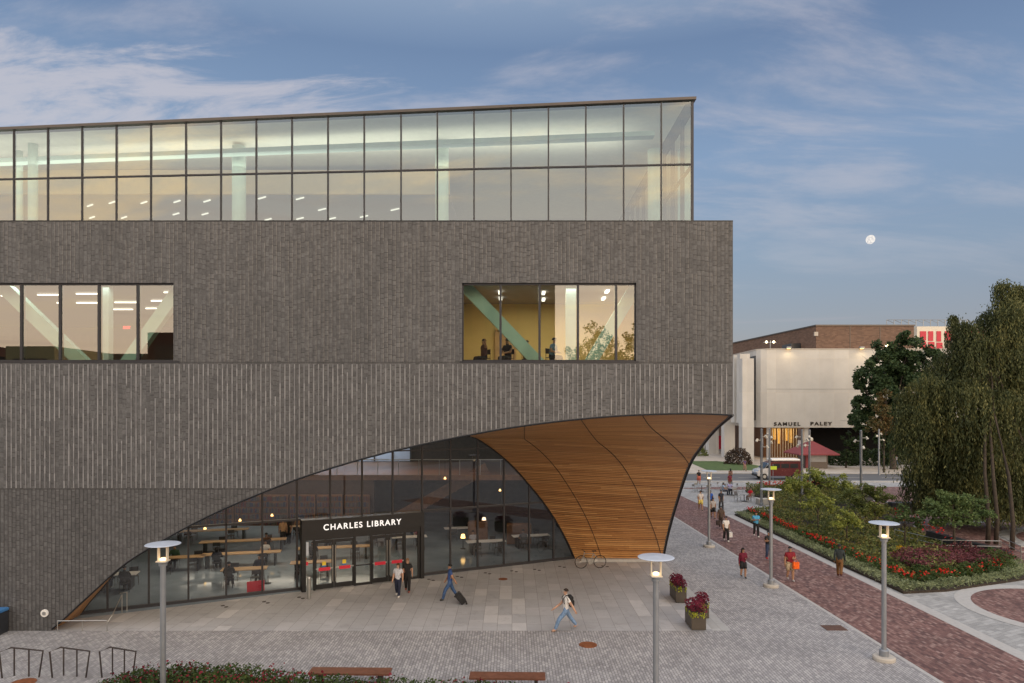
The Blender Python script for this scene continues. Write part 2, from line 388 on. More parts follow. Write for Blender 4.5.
# ================================================================== ground
def sheet(name, poly, z, mat, kind='structure'):
    m = MB(); n = len(poly); m.add([(x, y, z) for x, y in poly], [tuple(range(n))]); 
    o = m.build(name, mat); return tag(o, kind=kind)
def rect(x0, y0, x1, y1): return [(x0, y0), (x1, y0), (x1, y1), (x0, y1)]
sheet('ground', rect(-2500, -800, 2500, 4000), -.03, M['farground'])
sheet('cobble_pavement', rect(-60, -12, 13.95, 80.6), 0, M['cobble'])
PX0, PX1 = 13.75, 18.0
brp = [(14.25, 14), (18.12, 14), (18.05, 30), (17.85, 45), (17.6, 56), (17.0, 66), (16.9, 72), (13.05, 72), (13.2, 56), (13.45, 45)]
sheet('brick_path', brp, .004, M['redbrick'])
sheet('light_paving', [(13.9, -12), (60, -12), (60, 80.6), (40, 80.6), (13.0, 80.6), (13.0, 60)], -.004, M['plaza_grey'])
sheet('path_edge_strip', [(18.12, 14), (18.72, 14), (18.62, 30), (18.4, 39), (18.25, 48), (18.3, 56.5), (17.6, 56), (17.85, 45), (18.05, 30)], .006, M['curb'])
sheet('path_border_strip', [(14.25, 14), (13.45, 45), (13.2, 56), (13.05, 56), (13.3, 45), (14.08, 14)], .006, M['curb'])
def disc(cx, cy, r, n=64, r0=None, a0=0, a1=2*math.pi):
    return [(cx+r*math.cos(a0+(a1-a0)*i/n), cy+r*math.sin(a0+(a1-a0)*i/n)) for i in range(n+(a1-a0 < 6.28))]
def ring(name, cx, cy, r0, r1, z, mat, a0=0, a1=2*math.pi, n=72, h=0):
    m = MB(); vs = []; fs = []
    for i in range(n+1):
        t = a0+(a1-a0)*i/n
        vs += [(cx+r0*math.cos(t), cy+r0*math.sin(t), z), (cx+r1*math.cos(t), cy+r1*math.sin(t), z)]
        if i: fs.append((2*i-2, 2*i-1, 2*i+1, 2*i))
    m.add(vs, fs); o = m.build(name, mat); return tag(o, kind='structure')
sheet('brick_circle', disc(24.6, 29.9, 3.75), .004, M['redbrick'])
ring('circle_border', 24.6, 29.9, 3.75, 4.4, .008, M['curb'])
sheet('library_court', [(-19.5, 27.32), (8.75, 27.32), (8.75, 31.5), (7.9, 39.6), (7.9, 41), (-19.5, 41)], .006, M['court'])
sheet('court_edge_slab', [(8.05, 27.32), (8.72, 27.32), (8.72, 39.6), (8.05, 39.6)], .010, M['court_edge'])
# road, far pavements
sheet('road', rect(-200, 81.4, 400, 90.5), .0, M['asphalt'])
m = MB(); m.box(12, 80.6, -.02, 400, 81.4, .10); tag(m.build('near_kerb', M['curb']), kind='structure')
m = MB(); m.box(-200, 90.5, -.02, 400, 91.1, .13); tag(m.build('far_kerb', M['curb']), kind='structure')
sheet('far_pavement', rect(-200, 91.1, 400, 190), .12, M['walk'])
m = MB()
for i in range(26): m.box(15+i*4.5, 85.8, .004, 17.2+i*4.5, 85.95, .008)
tag(m.build('lane_marking', M['concrete']), kind='structure')
# brick band by the tables
m = MB(); 
vs = []; fs = []
for i in range(33):
    t = i/32; x = 18.6+t*22; dy = 2.6*math.sin(math.pi*min(1, t*1.15+.02))**.6 if t < .85 else .9
    vs += [(x, 74.6-dy*.5, .004), (x, 74.6+dy*.6, .004)]
    if i: fs.append((2*i-2, 2*i, 2*i+1, 2*i-1))
m.add(vs, fs); tag(m.build('brick_band', M['redbrick']), kind='structure')
# plaza of brick behind the garden bed
sheet('brick_plaza', [(30, 36), (80, 36), (80, 76), (38, 76), (30.6, 60), (27, 48)], .008, M['redbrick'])
def curve_strip(name, pts, w, z, mat):
    m = MB(); vs = []; fs = []
    for i, (x, y) in enumerate(pts):
        a = Vector(pts[max(0, i-1)]); b = Vector(pts[min(len(pts)-1, i+1)]); d = (b-a).normalized(); nn = Vector((-d.y, d.x))*w/2
        vs += [(x-nn.x, y-nn.y, z), (x+nn.x, y+nn.y, z)]
        if i: fs.append((2*i-2, 2*i-1, 2*i+1, 2*i))
    m.add(vs, fs); return tag(m.build(name, mat), kind='structure')
def arcpts(cx, cy, r, a0, a1, n=30): return [(cx+r*math.cos(R(a0+(a1-a0)*i/n)), cy+r*math.sin(R(a0+(a1-a0)*i/n))) for i in range(n+1)]
curve_strip('plaza_arc_strip', arcpts(39.5, 44, 6.2, 60, 215), 1.1, .012, M['plaza_grey'])
curve_strip('plaza_outer_strip', arcpts(52, 70, 18, 150, 280), .8, .013, M['plaza_grey'])
curve_strip('plaza_cross_strip', [(28.5, 50.5), (34, 52.5), (44, 54.5), (60, 55)], .7, .014, M['plaza_grey'])
# ================================================================== the library
LB = empty('library_building', (0, 0, 0), 'large dark brick library with a glass top floor and a timber arch over its entrance', 'building')
YF = 27.32; XR = 8.84; TOP = 16.38
arch_px = [(50, 631.5), (64, 619), (89, 596), (126, 563.5), (171, 536), (213.5, 514), (256, 495.5), (296, 480), (330, 468.7), (372, 456.5), (416, 446), (460, 437), (504, 429), (548, 422.8), (592, 418.2), (636, 415.2), (690, 413.8), (732, 415.2)]
K = F/YF
archF = [((px-512)/K, CH-(py-406)/K) for px, py in arch_px]; archF[0] = (archF[0][0], 0)
def cat(pts, n=6):       # Catmull-Rom through points (tuples)
    out = []
    P_ = [Vector(p) for p in pts]; P_ = [P_[0]*2-P_[1]]+P_+[P_[-1]*2-P_[-2]]
    for i in range(1, len(P_)-2):
        for k in range(n):
            t = k/n; a, b, c, d = P_[i-1:i+3]
            out.append(.5*((2*b)+(c-a)*t+(2*a-5*b+4*c-d)*t*t+(3*b-a-3*c+d)*t**3))
    out.append(P_[-2]); return out
AF = cat([Vector((x, z)) for x, z in archF])
def archz(x):
    if x <= AF[0].x: return 0
    for a, b in zip(AF, AF[1:]):
        if a.x <= x <= b.x: return a.y+(b.y-a.y)*(x-a.x)/max(1e-9, b.x-a.x)
    return AF[-1].y
W1 = (-22.2, -13.55, 10.80, 13.93)      # left window
W2 = (-2.0, 4.97, 10.80, 13.93)         # right window
xs = sorted(set([round(-46+.5*i, 3) for i in range(56)]+[v.x for v in AF]+[W1[0], W1[1], W2[0], W2[1], XR]))
xs = [x for x in xs if x <= XR+1e-6]
m = MB(); TH = .12
for a, b in zip(xs, xs[1:]):
    if b-a < 1e-5: continue
    za, zb = archz(a), archz(b); spans = []
    mid = (a+b)/2
    win = W1 if W1[0] < mid < W1[1] else W2 if W2[0] < mid < W2[1] else None
    segs = [(za, zb, win[2], win[2]), (win[3], win[3], TOP, TOP)] if win else [(za, zb, TOP, TOP)]
    for s0, s1, t0, t1 in segs:
        m.quad((a, YF, s0), (b, YF, s1), (b, YF, t1), (a, YF, t0))
        m.quad((b, YF+TH, s1), (a, YF+TH, s0), (a, YF+TH, t0), (b, YF+TH, t1))
    if za > 0 or zb > 0: m.quad((a, YF, za), (a, YF+TH, za), (b, YF+TH, zb), (b, YF, zb))
for w in (W1, W2):
    for (p, q) in (((w[0], w[2]), (w[1], w[2])), ((w[1], w[2]), (w[1], w[3])), ((w[1], w[3]), (w[0], w[3])), ((w[0], w[3]), (w[0], w[2]))):
        m.quad((p[0], YF, p[1]), (q[0], YF, q[1]), (q[0], YF+TH, q[1]), (p[0], YF+TH, p[1]))
# side wall with its own arch
side_px = [(729.6, 416.0), (716, 430), (703, 445.7), (690, 466), (678, 501), (669.5, 530.6), (665, 551)]
SA = [(YF, archF[-1][1])]+[(F*XR/(px-512), CH-(py-406)*XR/(px-512)) for px, py in side_px]+[(39.75, 0)]
SAc = cat([Vector(p) for p in SA[:1]+SA[2:]], 6)
for a, b in zip(SAc, SAc[1:]):
    m.quad((XR, a.x, a.y), (XR, b.x, b.y), (XR, b.x, TOP), (XR, a.x, TOP))
    m.quad((XR-TH, b.x, b.y), (XR-TH, a.x, a.y), (XR-TH, a.x, TOP), (XR-TH, b.x, TOP))
    m.quad((XR, a.x, a.y), (XR-TH, a.x, a.y), (XR-TH, b.x, b.y), (XR, b.x, b.y))
m.quad((XR, 39.75, 0), (XR, 80, 0), (XR, 80, TOP), (XR, 39.75, TOP))
m.quad((XR, 80, 0), (-46, 80, 0), (-46, 80, TOP), (XR, 80, TOP))
m.quad((-46, 80, 0), (-46, YF, 0), (-46, YF, TOP), (-46, 80, TOP))
wall = m.build('wall', BR, LB)
m = MB(); m.box(-46, YF-.004, TOP, XR+.004, YF+.35, TOP+.05); m.box(XR-.35, YF+.35, TOP, XR+.004, 80, TOP+.05)
m.build('parapet_cap', M['darkmetal'], wall)
# pale protruding headers of the middle band
m = MB(); random.seed(3); x = -26.0; k = 0
while x < XR-.1:
    z = max(5.72, archz(x)+.04, archz(x+.07)+.04); zt = 10.68
    while z < zt-.05:
        L = random.choice([1.3, 1.9, 2.8, 3.6]); z1 = min(zt, z+L)
        if random.random() < .9: m.box(x, YF-.022, z, x+.042, YF-.001, z1-.01)
        z = z1
    x += .192; k += 1
m.build('header_course', M['fin'], wall)
m = MB(); m.box(W1[0], YF-.012, 10.72, W1[1]+.25, YF-.001, 10.80); m.build('window_sill', M['mullion'], wall); m = MB(); m.box(W2[0]-.1, YF-.012, 10.72, W2[1]+.1, YF-.001, 10.80)
m.build('window_sill', M['mullion'], wall)
m = MB(); m.box(-46, YF+.13, 16.2, XR-.13, 79.9, 16.3); m.build('roof_deck', M['concrete'], LB)
# ---- glass plane of the ground floor
A0 = Vector((-18.6, 29.4)); A1 = Vector((3.66, 40.3)); AD = A1-A0; AL = AD.length; AN = Vector((AD.y, -AD.x))/AL  # towards the court
def gt(px):      # parameter along the glass plane seen at picture column px
    r = (px-512)/F; return (r*A0.y-A0.x)/(AD.x-r*AD.y)
def gp(t, off=0): p = A0+AD*t+AN*off; return p
def gz(t, py, off=0): p = gp(t, off); return CH-(py-406)*p.y/F
glc = [(80, 615), (88, 603.5), (100, 590), (123, 565.5)]
TZ = [(gt(px), max(0, gz(gt(px), py))) for px, py in glc]
for px, py in arch_px[4:12]:
    t = gt(px); TZ.append((t, gz(t, py)+.30*min(1, (px-123)/100)*min(1, (474-px)/80+.1)))
gr = [(474, 437.5), (488, 446), (501, 456), (512, 466), (523, 478), (542, 501), (556.7, 523), (568.4, 545), (574, 558.5)]
TZ += [(gt(px), max(0, gz(gt(px), py))) for px, py in gr]
TZ[-1] = (TZ[-1][0], 0)
TZ[0] = (TZ[0][0], 0)
TZc = cat([Vector(p) for p in TZ], 5)
def topz(t):
    for a, b in zip(TZc, TZc[1:]):
        if a.x <= t <= b.x: return max(0, a.y+(b.y-a.y)*(t-a.x)/max(1e-9, b.x-a.x))
    return 0
# soffit from the front arch back to the glass
m = MB(); uvs = []; rows = []
tS = gt(474)
fr = [p for p in AF if p.x <= (474-512)/K+.001]; xS = (474-512)/K; fr.append(Vector((xS, archz(xS))))
for i, p in enumerate(fr):
    px = 512+K*p.x; t = min(max(gt(px), 0), tS)
    if i == 0: t = 0
    if i == len(fr)-1: t = tS
    q = gp(t, .02); a = Vector((p.x, YF+.10, p.y-.0)); b = Vector((q.x, q.y, topz(t)))
    rows.append((a, b))
s = 0
for i, (a, b) in enumerate(rows):
    if i: s += (a-rows[i-1][0]).length
    for j in range(7):
        q = a.lerp(b, j/6); m.v.append(tuple(q)); uvs.append((s, (q-a).length))
for i in range(len(rows)-1):
    for j in range(6): m.f.append((i*7+j, i*7+j+1, (i+1)*7+j+1, (i+1)*7+j)); m.m.append(0)
m.uv = uvs
soffit = m.build('soffit', M['vault'], LB, smooth=True)
# ---- the timber vault: Coons patch
def resample(pts, n, p0=None):
    pts = [Vector(p) for p in pts]; L = [0]
    for a, b in zip(pts, pts[1:]): L.append(L[-1]+(b-a).length)
    out = []; j = 0
    for i in range(n+1):
        d = L[-1]*i/n
        while j < len(L)-2 and L[j+1] < d: j += 1
        out.append(pts[j].lerp(pts[j+1], (d-L[j])/max(1e-9, L[j+1]-L[j])))
    return out, L[-1]
NV, NU = 60, 48
leftc = [rows[-1][0], rows[-1][1]]
tt = [tS+(1-tS)*i/40 for i in range(41)]
leftc += [Vector((gp(t, .03).x, gp(t, .03).y, topz(t))) for t in tt[1:]]
# round the turn where the flat soffit meets the glass
Lc, LL = resample(leftc, 200)
for _ in range(60): Lc = [Lc[0]]+[(Lc[i-1]+Lc[i]*2+Lc[i+1])/4 if 60 < i < 130 and False else Lc[i] for i in range(1, 200)]+[Lc[-1]]
rc = [Vector((XR-.10, p.x+(.10 if i == 0 else 0), p.y)) for i, p in enumerate(SAc)]
Rc, RL = resample(rc, 200)
topc = [Vector((xS, YF+.10, archz(xS)))]+[Vector((p.x, YF+.10, p.y)) for p in AF if xS < p.x < XR-.11]+[Vector((XR-.10, YF+.10, archz(XR-.1)))]
Tc, TL = resample(topc, NU)
botc = [Lc[-1], Vector((4.6, 39.95, 0)), Vector((6.5, 39.75, 0)), Rc[-1]]
Bc, BL = resample(botc, NU)
def L_at(c, t): f = t*(len(c)-1); i = min(int(f), len(c)-2); return c[i].lerp(c[i+1], f-i)
# match by arc: the left edge spends its flat part earlier
vs0 = (rows[-1][1]-rows[-1][0]).length/LL
def vpt(u, v):
    # left parameter eased so the visible glass edge shares the boards
    vl = vs0*min(1, v/.30) if v < .30 else vs0+(1-vs0)*(v-.30)/.70
    a = L_at(Lc, vl); b = L_at(Rc, v); c = L_at(Tc, u); d = L_at(Bc, u)
    a0, b0, a1, b1 = Lc[0], Rc[0], Lc[-1], Rc[-1]; B = 1-(1-u)**1.7
    return (a*(1-B)+b*B)+(c*(1-v)+d*v)-((a0*(1-B)+b0*B)*(1-v)+(a1*(1-B)+b1*B)*v)
m = MB(); uvs = []
for j in range(NV+1):
    for i in range(NU+1):
        u, v = i/NU, j/NV; q = vpt(u, v); q.z = max(q.z, 0); m.v.append(tuple(q)); uvs.append((u*9.5, v*16.5))
for j in range(NV):
    for i in range(NU): a = j*(NU+1)+i; m.f.append((a, a+1, a+NU+2, a+NU+1)); m.m.append(0)
m.uv = uvs
vault = m.build('timber_vault', M['vault'], LB, smooth=True)
def nrm(u, v):
    e = .01; a = vpt(min(1, u+e), v)-vpt(max(0, u-e), v); b = vpt(u, min(1, v+e))-vpt(u, max(0, v-e)); return a.cross(b).normalized()
jl = [([(.20, 0), (.23, .3), (.27, .6), (.32, 1)]), ([(.42, 0), (.52, .25), (.68, .55), (.80, .75), (.99, .985)]), ([(.66, 0), (.74, .15), (.86, .29), (1, .44)])]
for jj in jl:
    pts = cat([Vector(p) for p in jj], 10); line = []
    for p in pts:
        nn = nrm(p.x, p.y); q = vpt(p.x, p.y)
        if nn.dot(Vector((0, 0, CH))-q) < 0: nn = -nn
        line.append(q+nn*.012)
    m = MB(); m.tube(line, .016, 5); m.build('expansion_joint', M['black'], vault)
# dark metal trims along the arch edges
m = MB(); m.tube([Vector((p.x, YF-.0, p.y)) for p in AF[1:]], .035, 6); m.tube([Vector((XR, p.x, p.y)) for p in SAc], .05, 6)
m.build('arch_trim', M['darkmetal'], wall)
m = MB(); m.tube([Vector((gp(t, .06).x, gp(t, .06).y, topz(t))) for t in tt], .045, 6); m.build('vault_trim', M['darkmetal'], vault)
m = MB(); m.box(4.0, 39.35, .01, 8.4, 39.75, .16); m.build('base_kerb', M['curb'], vault)
# ---- glazing
t0 = gt(297); dt = .0645
mull = [t0+i*dt for i in range(-6, 10)]
mull = [t for t in mull if .01 < t < .995]
def obox(m, ta, tb, z0, z1, o0, o1, mi=0):
    a, b, c, d = gp(ta, o0), gp(tb, o0), gp(tb, o1), gp(ta, o1)
    m.add([(a.x, a.y, z0), (b.x, b.y, z0), (c.x, c.y, z0), (d.x, d.y, z0), (a.x, a.y, z1), (b.x, b.y, z1), (c.x, c.y, z1), (d.x, d.y, z1)],
          [(0, 1, 2, 3), (4, 7, 6, 5), (0, 4, 5, 1), (1, 5, 6, 2), (2, 6, 7, 3), (3, 7, 4, 0)], mi)
tE0, tE1 = gt(300), gt(421)     # entrance
m = MB(); fr_ = MB(); N = 160
edges = [0]+mull+[1]
for a, b in zip(edges, edges[1:]):
    k = max(2, int((b-a)/.006)); 
    for i in range(k):
        ta, tb = a+(b-a)*i/k, a+(b-a)*(i+1)/k; p, q = gp(ta), gp(tb)
        za, zb = topz(ta), topz(tb)
        zb0 = 0.02
        lo = 3.42 if tE0 < (ta+tb)/2 < tE1 else zb0
        if za > lo or zb > lo: m.quad((p.x, p.y, lo), (q.x, q.y, lo), (q.x, q.y, max(zb, lo)), (p.x, p.y, max(za, lo)))
CW = m.build('curtain_wall', M['g_low'], LB)
hw = .042/AL
for t in mull:
    z0 = 3.4 if tE0 < t < tE1 else 0
    obox(fr_, t-hw, t+hw, z0, topz(t), -.08, .05)
def hbar(z, ta, tb, h=.05):
    n = int((tb-ta)/.004)+1; a = None
    for i in range(n):
        x = ta+(tb-ta)*i/n; x2 = ta+(tb-ta)*(i+1)/n
        if topz(x) > z and topz(x2) > z: obox(fr_, x, x2, z-h/2, z+h/2, -.06, .05)
hbar(3.45, 0, tE0, .10); hbar(3.45, tE1, 1, .09); hbar(6.66, 0, 1, .06)
obox(fr_, 0, tE0, 0, .14, -.08, .07); obox(fr_, tE1, 1, 0, .14, -.08, .07)
tc = [i/120 for i in range(121)]
fr_.tube([Vector((gp(t, -.01).x, gp(t, -.01).y, topz(t))) for t in tc], .055, 5)
fr_.build('frame', M['mullion'], CW)
# ---- entrance portal
EN = MB(); EO = .55
zT = 3.46
obox(EN, tE0, tE1, 2.72, zT, .0, EO)                     # header
obox(EN, tE0, tE0+.008, 0, 2.72, 0, EO); obox(EN, tE1-.008, tE1, 0, 2.72, 0, EO)
EN = EN.build('entrance_portal', M['darkmetal'], LB)
def text(name, s, size, mat, parent, origin, xdir, ydir, width=None, depth=.02, bold=.012, align='LEFT', space=1.0):
    cu = bpy.data.curves.new(name, 'FONT'); cu.body = s; cu.size = size; cu.extrude = depth; cu.offset = bold; cu.align_x = align; cu.space_character = space
    tmp = bpy.data.objects.new('tmp', cu); C.objects.link(tmp); bpy.context.view_layer.update()
    me = bpy.data.meshes.new_from_object(tmp.evaluated_get(bpy.context.evaluated_depsgraph_get()))
    bpy.data.objects.remove(tmp)
    xs_ = [v.co.x for v in me.vertices]; x0, x1 = min(xs_), max(xs_)
    k = (width/(x1-x0)) if width else 1
    zd = xdir.cross(ydir)
    for v in me.vertices:
        c = v.co; v.co = origin+xdir*((c.x-x0)*k)+ydir*c.y+zd*c.z
    me.materials.clear(); me.materials.append(mat); me.name = name
    o = bpy.data.objects.new(name, me); C.objects.link(o)
    if parent: o.parent = parent
    return o
ta, tb = gt(324.2), gt(401.3); pa, pb = gp(ta, EO+.03), gp(tb, EO+.03)
def gtz(px, off):   # parameter on the offset plane
    r = (px-512)/F; a = A0+AN*off; return (r*a.y-a.x)/(AD.x-r*AD.y)
ta, tb = gtz(323.6, EO+.03), gtz(401.2, EO+.03); pa, pb = gp(ta, EO+.03), gp(tb, EO+.03)
xd = Vector((AD.x, AD.y, 0)).normalized()
text('sign_lettering', 'CHARLES LIBRARY', .40, M['signwhite'], EN, Vector((pa.x, pa.y, 2.93)), xd, Vector((0, 0, 1)), width=(pb-pa).length, bold=.004, space=1.25)
# doors: left pair, glazed bay, right pair, right sidelight
def tpx(px): return gtz(px, EO-.12)
def leaf_door(a, b, handle_right):
    d = MB(); w = .10/AL; 
    for (x0, x1, z0, z1) in ((a, a+w, .03, 2.42), (b-w, b, .03, 2.42), (a+w, b-w, 2.27, 2.42), (a+w, b-w, .03, .26)):
        obox(d, x0, x1, z0, z1, EO-.20, EO-.12)
    D = d.build('door', M['darkmetal'], EN)
    g = MB(); p, q = gp(a+w, EO-.16), gp(b-w, EO-.16); g.quad((p.x, p.y, .26), (q.x, q.y, .26), (q.x, q.y, 2.27), (p.x, p.y, 2.27)); g.build('pane', M['g_door'], D)
    h = MB(); obox(h, a+w*.6, b-w*.6, 1.0, 1.06, EO-.11, EO-.06)
    t = (b-w*.6) if handle_right else (a+w*.6)
    obox(h, t-.012/AL, t+.012/AL, .35, 2.15, EO-.10, EO-.06); h.build('handle', M['steel'], D)
    s = MB(); c = (a+b)/2; obox(s, c-.28/AL, c+.28/AL, .93, 1.09, EO-.055, EO-.045); s.build('push_label', M['redsign'], D)
    return D
dl = leaf_door(tpx(314.5), tpx(333.8), True); dl2 = leaf_door(tpx(334.2), tpx(354.5), False)
for q, c in ((dl, (tpx(314.5)+tpx(333.8))/2), (dl2, (tpx(334.2)+tpx(354.5))/2)):
    s = MB(); obox(s, c-.09/AL, c+.09/AL, 1.17, 1.36, EO-.15, EO-.145); s.build('notice_sticker', M['yellow'], q)
    s = MB(); obox(s, c-.13/AL, c+.10/AL, 1.09, 1.17, EO-.15, EO-.146); s.build('notice_band', M['blue'], q)
leaf_door(tpx(371.5), tpx(388), True); leaf_door(tpx(388.5), tpx(404.5), False)
fx = MB(); 
for px in (302.8, 314.2, 354.8, 371.2, 404.8, 418.8): t = tpx(px); obox(fx, t-.05/AL, t+.05/AL, 0, 2.72, EO-.24, EO-.08)
obox(fx, tE0+.008, tE1-.008, 2.46, 2.72, EO-.24, EO-.06)
obox(fx, tpx(355), tpx(371), 0, .12, EO-.2, EO-.1); obox(fx, tpx(355), tpx(371), .98, 1.04, EO-.2, EO-.1)
obox(fx, tpx(405), tpx(418.6), 0, .12, EO-.2, EO-.1)
FX = fx.build('door_frame', M['darkmetal'], EN)
for a, b in ((355.5, 370.8), (405.2, 418.4), (303.2, 313.8)):
    g = MB(); p, q = gp(tpx(a), EO-.17), gp(tpx(b), EO-.17); g.quad((p.x, p.y, .06), (q.x, q.y, .06), (q.x, q.y, 2.46), (p.x, p.y, 2.46)); g.build('side_light', M['g_door'], EN)
m = MB(); t = tpx(306.8); obox(m, t-.07/AL, t+.07/AL, 1.75, 2.4, EO-.05, EO-.03); m.build('slot_window', M['disc'], EN)
m = MB(); obox(m, t-.05/AL, t+.05/AL, 1.28, 1.44, EO-.05, EO-.02); m.build('card_reader', M['redsign'], EN)
# ---- ground-floor interior shell
m = MB()
m.quad((-20, 28, .012), (3.66, 40.4, .012), (8, 58, .012), (-34, 58, .012)); m.build('interior_floor', M['floor_in'], LB)
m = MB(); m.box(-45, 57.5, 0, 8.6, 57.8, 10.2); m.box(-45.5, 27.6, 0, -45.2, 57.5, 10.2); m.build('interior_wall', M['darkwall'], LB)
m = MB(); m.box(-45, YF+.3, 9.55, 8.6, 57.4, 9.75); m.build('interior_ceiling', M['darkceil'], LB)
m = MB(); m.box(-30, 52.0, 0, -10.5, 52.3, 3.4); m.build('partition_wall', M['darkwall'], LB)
m = MB(); m.box(-27, 46, 4.0, 6, 57.4, 4.35); MZ = m.build('mezzanine', M['wooddark'], LB)
m = MB()
for i in range(24): m.box(-27+i*1.38, 45.98, 4.35, -26.96+i*1.38, 46.02, 5.35)
m.box(-27, 45.96, 5.35, 6, 46.04, 5.41); m.build('railing', M['steel'], MZ)
m = MB(); m.box(-44, YF+.3, 10.35, XR-.3, 57, 10.55); m.build('upper_floor', M['ceil'], LB)
for i, (x, y) in enumerate([(-14, 38), (-8, 41), (-20, 40), (-14, 44), (-8, 47), (-2, 46), (-21, 46), (1, 50)]):
    m = MB(); m.box(x-1.4, y-.06, 7.2, x+1.4, y+.06, 7.28); m.build('ceiling_light', M['lightbar'], LB)
m = MB(); m.box(-19, 56.9, 4.4, -8.5, 57.1, 7.2); gw = m.build('pale_end_wall', M['disc'], LB)
for i in range(8): m = MB(); m.box(-19+i*1.5, 56.8, 4.4, -18.9+i*1.5, 56.89, 7.2); m.build('mullion', M['mullion'], gw)
area('end_wall_fill', (-13.5, 54.5, 7.6), 9, 1, 420, (.75, .88, 1))  # cool fill, no fitting there, added so the pale wall reads bright
m = MB()
for i in range(18): m.box(-9.5+i*.42, 48.2, .12+i*.235, -9.0+i*.42, 50.6, .235+i*.235)
m.add([(-9.7, 48.1, .0), (-9.4, 48.1, 0), (-1.6, 48.1, 4.3), (-1.9, 48.1, 5.0), (-9.7, 48.1, .7)], [(0, 1, 2, 3, 4)]); m.build('staircase', M['wooddark'], LB)
M['bookred'] = simple('faded_red_book_spines', (.10, .02, .02), .7); M['bookblue'] = simple('navy_book_spines', (.02, .03, .07), .7)
for i in range(9):
    sh = MB(); x = -29+i*2.05; sh.box(x, 51.3, 0, x+1.9, 51.7, 2.3); S_ = sh.build('bookshelf', M['wooddark'], LB)
    random.seed(i); bk = MB()
    for r_ in range(5):
        xx = x+.06
        while xx < x+1.8: w_ = random.uniform(.03, .10); bk.box(xx, 51.25, .08+r_*.45, xx+w_*.8, 51.29, .08+r_*.45+random.uniform(.25, .38), random.randint(0, 3)); xx += w_
    bk.build('books', [M['bookred'], M['coping'], M['planter'], M['bookblue']], S_)
area('hall_lamp', (-14, 37.5, 7.1), 9, 2.5, 520, (1, .80, .55)); area('rear_lamp', (-12, 48, 6.8), 16, 3, 260, (1, .66, .36)); area('desk_lamp', (-1, 44, 6.9), 5, 2, 110, (1, .8, .6))
area('under_mezzanine_lamp', (-17, 50, 3.9), 14, 2, 230, (1, .86, .66))
# ---- framed windows of the upper reading rooms
def window(w, mx, name='window', yin=.12):
    f = MB(); y0, y1 = YF+.10, YF+.22; x0, x1, z0, z1 = w; e = .055
    for a in ((x0, z0, x0+e, z1), (x1-e, z0, x1, z1), (x0, z0, x1, z0+e), (x0, z1-e*1.4, x1, z1)): f.box(a[0], y0, a[1], a[2], y1, a[3])
    for x in mx: f.box(x-.045, y0-.02, z0+e, x+.045, y1+.06, z1-e)
    W = f.build(name, M['mullion'], LB)
    g = MB(); ed = [x0]+mx+[x1]
    for a, b in zip(ed, ed[1:]): g.quad((a, y0+.03, z0), (b, y0+.03, z0), (b, y0+.03, z1), (a, y0+.03, z1))
    g.build('pane', M['g_win'], W)
    rv = MB(); rv.box(x0-.02, YF+.125, z1, x1+.02, YF+.5, z1+.1); rv.box(x0-.1, YF+.125, z0-.2, x0-.002, YF+.5, z1); rv.box(x1+.002, YF+.125, z0-.2, x1+.1, YF+.5, z1); rv.box(x0-.02, YF+.125, z0-.12, x1+.02, YF+.5, z0-.01)
    rv.build('reveal', M['darkmetal'], W)
kx = lambda px: (px-512)/K
window(W1, [kx(-20), kx(19.5), kx(58.3), kx(97.3), kx(136.3)]); window(W2, [kx(500.5), kx(539.7), kx(578.2), kx(616.6)])
def room(x0, x1, yb, zc, wallm, name):
    m = MB(); y0 = YF+.5
    m.box(x0, yb, 10.55, x1, yb+.15, zc); m.box(x0-.15, y0, 10.55, x0, yb, zc); m.box(x1, y0, 10.55, x1+.15, yb, zc)
    o = m.build(name, wallm, LB)
    m = MB(); m.box(x0-.15, y0-.3, zc, x1+.15, yb+.15, zc+.1); m.build('room_ceiling', M['ceil'], o)
    m = MB(); m.box(x0, y0-.35, 10.551, x1, yb, 10.60); m.build('room_floor', M['floor_warm'], o)
    return o
r2 = room(-2.6, 6.2, 34.2, 14.1, M['yellowwall'], 'study_room'); r1 = room(-40, -12.9, 46, 14.3, M['beigewall'], 'reading_room')
for px, py in ((500, 293), (500.5, 299), (543.5, 293.5), (543.5, 300), (607, 292), (603.5, 299)):
    Y = (14.02-CH)*F/(406-py); x = (px-512)*Y/F
    m = MB(); m.box(x-.07, Y-.3, 14.0, x+.07, Y+.3, 14.08); m.build('ceiling_light', M['lightbar'], r2)
area('study_lamp', (1.8, 31, 13.95), 5, 2, 150, (1, .86, .58))
for px, py, L in ((50, 295, 1.6), (88, 294, 1.5), (88, 303, 1.6), (127, 302.5, 1.7), (122, 309.5, 1.6), (160, 301, 1.2), (154, 308.5, 1.2), (60, 303, .4), (12, 296, 1.4), (168, 292.5, .5)):
    Y = (14.22-CH)*F/(406-py); x = (px-512)*Y/F
    m = MB(); m.box(x-L*.36, Y-.045, 14.2, x+L*.36, Y+.045, 14.25); m.build('ceiling_light', M['lightbar'], r1)
area('reading_lamp', (-24, 36, 14.1), 18, 6, 80, (1, .80, .56)); area('brace_fill', (-18, 28.6, 14.0), 8, .5, 40, (.9, 1, .92)); area('brace_fill', (1.5, 28.6, 13.95), 6, .4, 30, (.9, 1, .92))  # two fills by the glass added to brighten the braces, no fittings there
m = MB(); m.box(-.78, 34.05, 10.6, .15, 34.18, 12.7); m.box(-.84, 34.0, 10.6, -.78, 34.19, 12.8); m.box(.15, 34.0, 10.6, .21, 34.19, 12.8); m.box(-.84, 34.0, 12.74, .21, 34.19, 12.8)
m.build('room_door', M['woodlight'], r2)
